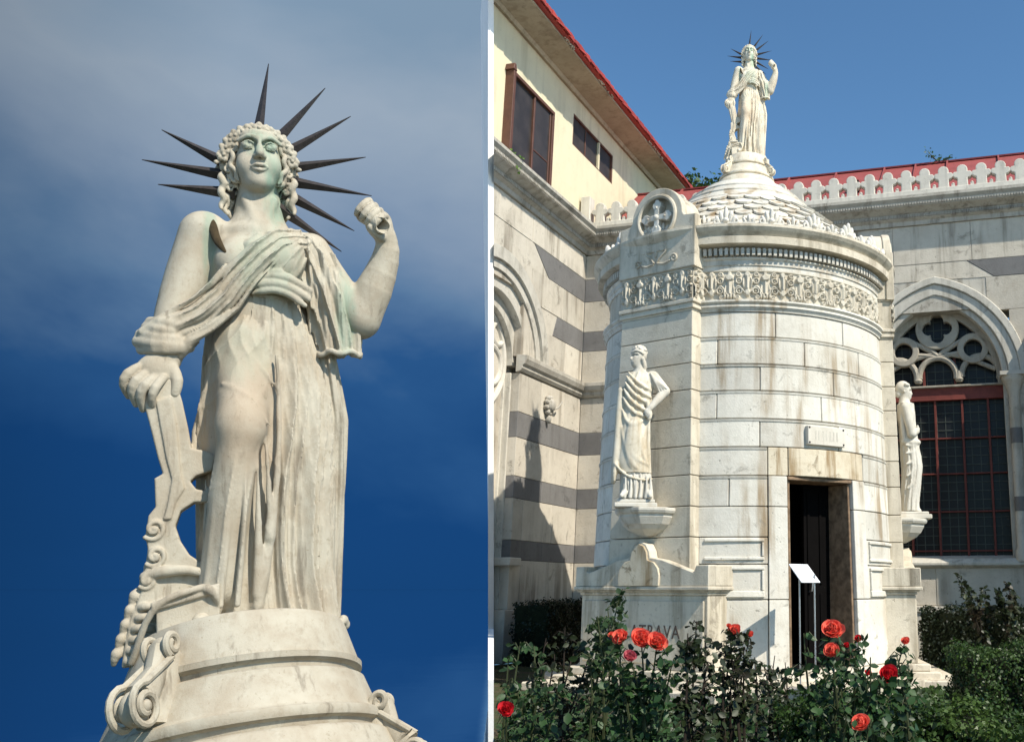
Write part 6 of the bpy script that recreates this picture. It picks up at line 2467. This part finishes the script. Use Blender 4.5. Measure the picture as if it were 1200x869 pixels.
def rose_bush(label, px, Y, tips, mat, seed, dens=1.0, leaf=0.045, flowers=(), low=1.0, group='rose bushes in the bed', skirt=0):
    """canes from one root; tips are picture points (px, py) the canes reach at depth Y (+dy)"""
    rng = np.random.default_rng(seed)
    bx, by = gx(px, Y)
    root = thing('rose_bush', label, 'rose bush', (bx, by, 0), (0, 0, 0), group)
    inv_ = Vector((-bx, -by, 0))
    st = MB()
    P_, N_ = [], []
    ends = [(at(tx, ty, Y + (ti % 3 - 1) * 0.16), 1) for ti, (tx, ty) in enumerate(tips)] + [(at(f[0], f[1], f[3] if len(f) > 3 else Y), 2) for f in flowers]
    for e, kind_ in ends:
        e = e + inv_
        s0 = Vector((rng.uniform(-.08, .08), rng.uniform(-.08, .08), 0))
        mid = s0.lerp(e, 0.55) + Vector((rng.uniform(-.09, .09), rng.uniform(-.07, .07), 0.03))
        path = []
        for t in np.linspace(0, 1, 12):
            path.append(s0 * (1 - t) ** 2 + mid * 2 * t * (1 - t) + e * t * t)
        st.tube(path, [0.011 - 0.0085 * t for t in np.linspace(0, 1, 12)], 5)
        # side shoots with compound leaves
        nsh = int(15 * dens * max(0.4, e.z))
        for k in range(nsh):
            t = rng.uniform(0.25, 1.0) ** 0.8
            i = min(10, int(t * 11))
            b0 = path[i].lerp(path[i + 1], t * 11 - i)
            dv = Vector((rng.normal(), rng.normal(), rng.uniform(-0.25, 0.7))).normalized()
            ln = rng.uniform(0.03, 0.095) * (1.25 - 0.45 * t)
            pts = [b0, b0 + dv * ln * 0.5 + Vector((0, 0, 0.012)), b0 + dv * ln + Vector((0, 0, -0.02))]
            st.tube(pts, [0.0028, 0.0022, 0.0014], 4, cap=False)
            for q in range(5):
                tt = (0.35, 0.35, 0.7, 0.7, 1.0)[q]
                c0 = pts[0].lerp(pts[2], tt)
                sd = dv.cross(Vector((0, 0, 1))).normalized() * (1 if q % 2 else -1) * (0.02 if q < 4 else 0)
                P_.append(tuple(c0 + sd))
                N_.append((rng.normal(0, .3), -0.35 + rng.normal(0, .3), 0.8))
    if skirt:
        for k in range(skirt):
            P_.append((rng.normal(0, 0.24), rng.normal(0, 0.20), abs(rng.normal(0.14, 0.13)) * low))
            N_.append((0, -0.3, 0.8))
    st.build('cane', M_STEM if mat is M_ROSELEAF else M_TWIG, root)
    leaf_cloud('leaves', P_, N_, leaf, mat, root, rng, six=True, tilt=0.55)
    for f in flowers:
        add_flower(root, at(f[0], f[1], f[3] if len(f) > 3 else Y), f[2] / F * (f[3] if len(f) > 3 else Y) * 1.02, f[4] if len(f) > 4 else M_PETAL,
                   f[5] if len(f) > 5 else (rng.uniform(-.4, .4), -0.9, rng.uniform(0.25, 0.8)))
    return root


rose_bush('leafy rose bush with one low red bloom at the bed\'s far left corner', 625, 4.6, [(596, 772), (610, 752), (626, 762), (640, 780), (600, 795), (628, 800), (655, 795)], M_ROSELEAF, 11, 1.30, 0.040,
          [(593, 831, 20, 4.3, M_PETAL_D)], skirt=189)
rose_bush('flowerless dark rose bush between the shaded hedge and tall green canes', 664, 5.2, [(640, 748), (662, 735), (676, 756), (690, 770), (650, 772), (684, 800)], M_ROSELEAF_R, 12, 1.10, 0.039, [], skirt=189)
rose_bush('tall light green rose canes rising in front of the sarcophagus\'s left edge', 706, 5.0, [(700, 722), (712, 712), (727, 694), (720, 725), (702, 748), (716, 755), (690, 765)], M_ROSELEAF, 13, 1.50, 0.039, [], skirt=171)
rose_bush('rose bush with a cluster of big coral blooms before the carved letters', 752, 4.2, [(722, 770), (742, 795), (765, 785), (788, 775), (778, 800), (730, 810)], M_ROSELEAF, 14, 1.40, 0.039,
          [(727, 747, 22, 4.2), (751, 748, 27, 4.15), (770, 752, 26, 4.1), (738, 769, 18, 4.1, M_PETAL_P), (717, 744, 9, 4.3)], skirt=216)
rose_bush('bloomless rose bush with upright canes beside the letters, before the pier corner', 815, 4.7, [(806, 742), (816, 728), (827, 744), (808, 765), (830, 775)], M_ROSELEAF_R, 15, 1.50, 0.042, [], skirt=189)
rose_bush('slim rose bush with two small coral blooms before the plain drum wall', 862, 5.0, [(852, 752), (872, 758), (884, 770), (860, 775)], M_ROSELEAF_R, 16, 1.50, 0.042, [(861, 738, 16, 5.0), (879, 743, 9, 5.1), (854, 733, 6, 5.0)], skirt=148)
rose_bush('small leafy rose bush without flowers left of the doorway sill', 908, 5.6, [(895, 780), (908, 768), (920, 776), (900, 800), (918, 800)], M_ROSELEAF_R, 17, 1.50, 0.042, [], skirt=135)
rose_bush('rose bush with two stacked coral blooms in front of the dark doorway', 972, 4.3, [(942, 742), (960, 770), (990, 775), (1002, 765), (985, 800), (1015, 790), (950, 800)], M_ROSELEAF, 18, 1.30, 0.039,
          [(976, 738, 29, 4.2), (975, 762, 21, 4.1), (1006, 748, 10, 4.5, M_PETAL_D), (992, 756, 8, 4.5, M_PETAL_D)], skirt=189)
rose_bush('rose bush with red blooms leaning right at the door\'s right jamb', 1030, 4.0, [(1020, 770), (1050, 765), (1064, 775), (1032, 800), (1056, 800)], M_ROSELEAF, 19, 1.30, 0.039,
          [(1041, 790, 24, 3.9, M_PETAL_D), (1061, 751, 11, 4.2), (1017, 788, 9, 4.0, M_PETAL_D)], skirt=135)
rose_bush('low rose sprig with one coral bloom against the nearest hedge', 1008, 3.55, [(992, 838), (1022, 842), (1000, 856)], M_ROSELEAF, 20, 0.90, 0.034, [(1009, 847, 25, 3.5)], skirt=27)
rose_bush('sparse dark shrub reaching up before the window sill', 1142, 12.2, [(1122, 676), (1135, 688), (1152, 690), (1146, 702), (1160, 706)], M_ROSELEAF_R, 21, 1.20, 0.075, [], group='bare shrubs by the far wall')
rose_bush('sparse dark shrub at the right edge before the far wall', 1180, 12.2, [(1168, 690), (1180, 682), (1190, 694), (1176, 704)], M_ROSELEAF_R, 22, 1.40, 0.075, [], group='bare shrubs by the far wall')
# low leafy cover of the bed
rng = np.random.default_rng(5)
n = 12000
Yc_ = rng.uniform(3.4, 7.6, n)
pxx = rng.uniform(581, 935, n)
hh = np.abs(rng.normal(0.06, 0.09, n)) + 0.09 * (np.sin(pxx * 0.09 + Yc_ * 3) + 1) * rng.random(n)
pts = np.stack([(pxx - PX) / F * Yc_ * 1.03, Yc_, hh], 1)
kind(leaf_cloud('ground_cover', pts, np.tile((0, -0.3, 0.8), (n, 1)), 0.05, M_ROSELEAF, None, rng, six=True), 'stuff')
n = 9000
pts = np.stack([rng.uniform(1.6, 4.6, n), rng.uniform(8.5, 13.6, n), rng.uniform(0.0, 0.03, n)], 1)
kind(leaf_cloud('grass', pts, np.tile((0, -0.9, 0.4), (n, 1)), 0.06, M_HEDGE, None, rng), 'stuff')

# ---- sign on thin legs at the threshold
sg = thing('sign_stand', 'white tilted information panel on two thin metal legs in the doorway', 'sign', tuple(at(944, 790, 9.75).xy) + (0.1,))
b = MB()
Ms = T(0, 0, 1.10) @ RZ(R_(44)) @ RX(R_(46))
b.box(-0.135, 0.135, -0.125, 0.125, -0.006, 0.006, Ms)
pn = b.build('panel', M_PANEL, sg, bevel=0.003)
for x in (-0.05, 0.10):
    b = MB()
    b.tube([(x, 0.02, 0.0), (x, 0.02, 1.09)], 0.008, 8)
    b.build('leg', M_STEEL, sg)
b = MB()
b.box(-0.16, 0.2, -0.10, 0.14, 0.0, 0.012)
b.build('foot_plate', M_STEEL, sg)

# ---- greenery beyond the walls
def tree(label, base, h, crown, seed, leaf=0.13, n=12000):
    rng = np.random.default_rng(seed)
    root = thing('tree', label, 'tree', base)
    tk = MB()
    P_ = []
    tk.tube([(0, 0, 0), (0.05, 0, h * 0.5), (0, 0.05, h * 0.93)], [0.22, 0.15, 0.03], 8)
    for k in range(22):
        z = h * rng.uniform(0.4, 0.95)
        a = rng.uniform(0, 6.28)
        ln = crown * (1.05 - z / h) * 1.9 * rng.uniform(0.6, 1.1) + 0.2
        e = Vector((math.cos(a) * ln, math.sin(a) * ln, z + ln * rng.uniform(0.2, 0.9)))
        tk.tube([(0, 0, z), tuple(Vector((0, 0, z)).lerp(e, 0.5) + Vector((0, 0, -0.05))), tuple(e)], [0.05, 0.03, 0.01], 5)
        for q in range(n // 22):
            t = rng.uniform(0.3, 1.05)
            P_.append(tuple(Vector((0, 0, z)).lerp(e, t) + Vector(rng.normal(0, 0.16 * (0.5 + ln), 3))))
    tk.build('trunk', M_TWIG, root)
    leaf_cloud('crown', P_, np.tile((0, -0.2, 0.8), (len(P_), 1)), leaf, M_TREELEAF, root, rng, tilt=0.9)
    return root


tp = at(824, 202, 24.0)
tree('green tree top showing over the red roof beside the Liberty pedestal', (tp.x, tp.y, 0), tp.z, 1.3, 31)
tg = at(612, 207, 14.0)
wp = on_wing(7.37, END_N, -0.2) + AW * 0.62
root = thing('weed', 'small green weed growing on the cornice below the brown window', 'plant', tuple(wp))
rng = np.random.default_rng(8)
st = MB()
P_ = []
for k in range(9):
    e = Vector((rng.uniform(-.12, .16), rng.uniform(-.12, .1), rng.uniform(-0.22, 0.22)))
    st.tube([(0, 0, 0), tuple(e * 0.5 + Vector((0, 0, 0.05))), tuple(e)], [0.006, 0.005, 0.002], 5)
    for q in range(16):
        P_.append(tuple(e * rng.uniform(0.3, 1.0) + Vector(rng.normal(0, 0.025, 3))))
st.build('stem', M_STEM, root)
leaf_cloud('leaves', P_, np.tile((0.3, -0.6, 0.6), (len(P_), 1)), 0.06, leaf_mat('bright_weed', (0.07, 0.16, 0.02), (0.14, 0.26, 0.04)), root, rng)
rp = MBACK @ Vector((6.25, 2.2, 9.06))
root = thing('weed', 'thin green tuft growing on the ridge of the red sheet roof', 'plant', tuple(rp))
st = MB()
P_ = []
for k in range(10):
    e = Vector((rng.uniform(-.3, .3), rng.uniform(-.1, .1), rng.uniform(0.05, 0.26)))
    st.tube([(0, 0, 0), tuple(e * 0.5), tuple(e)], [0.008, 0.006, 0.002], 5)
    for q in range(8):
        P_.append(tuple(e * rng.uniform(0.4, 1.0) + Vector(rng.normal(0, 0.03, 3))))
st.build('stem', M_STEM, root)
leaf_cloud('leaves', P_, np.tile((0.0, -0.6, 0.6), (len(P_), 1)), 0.06, M_TREELEAF, root, rng)
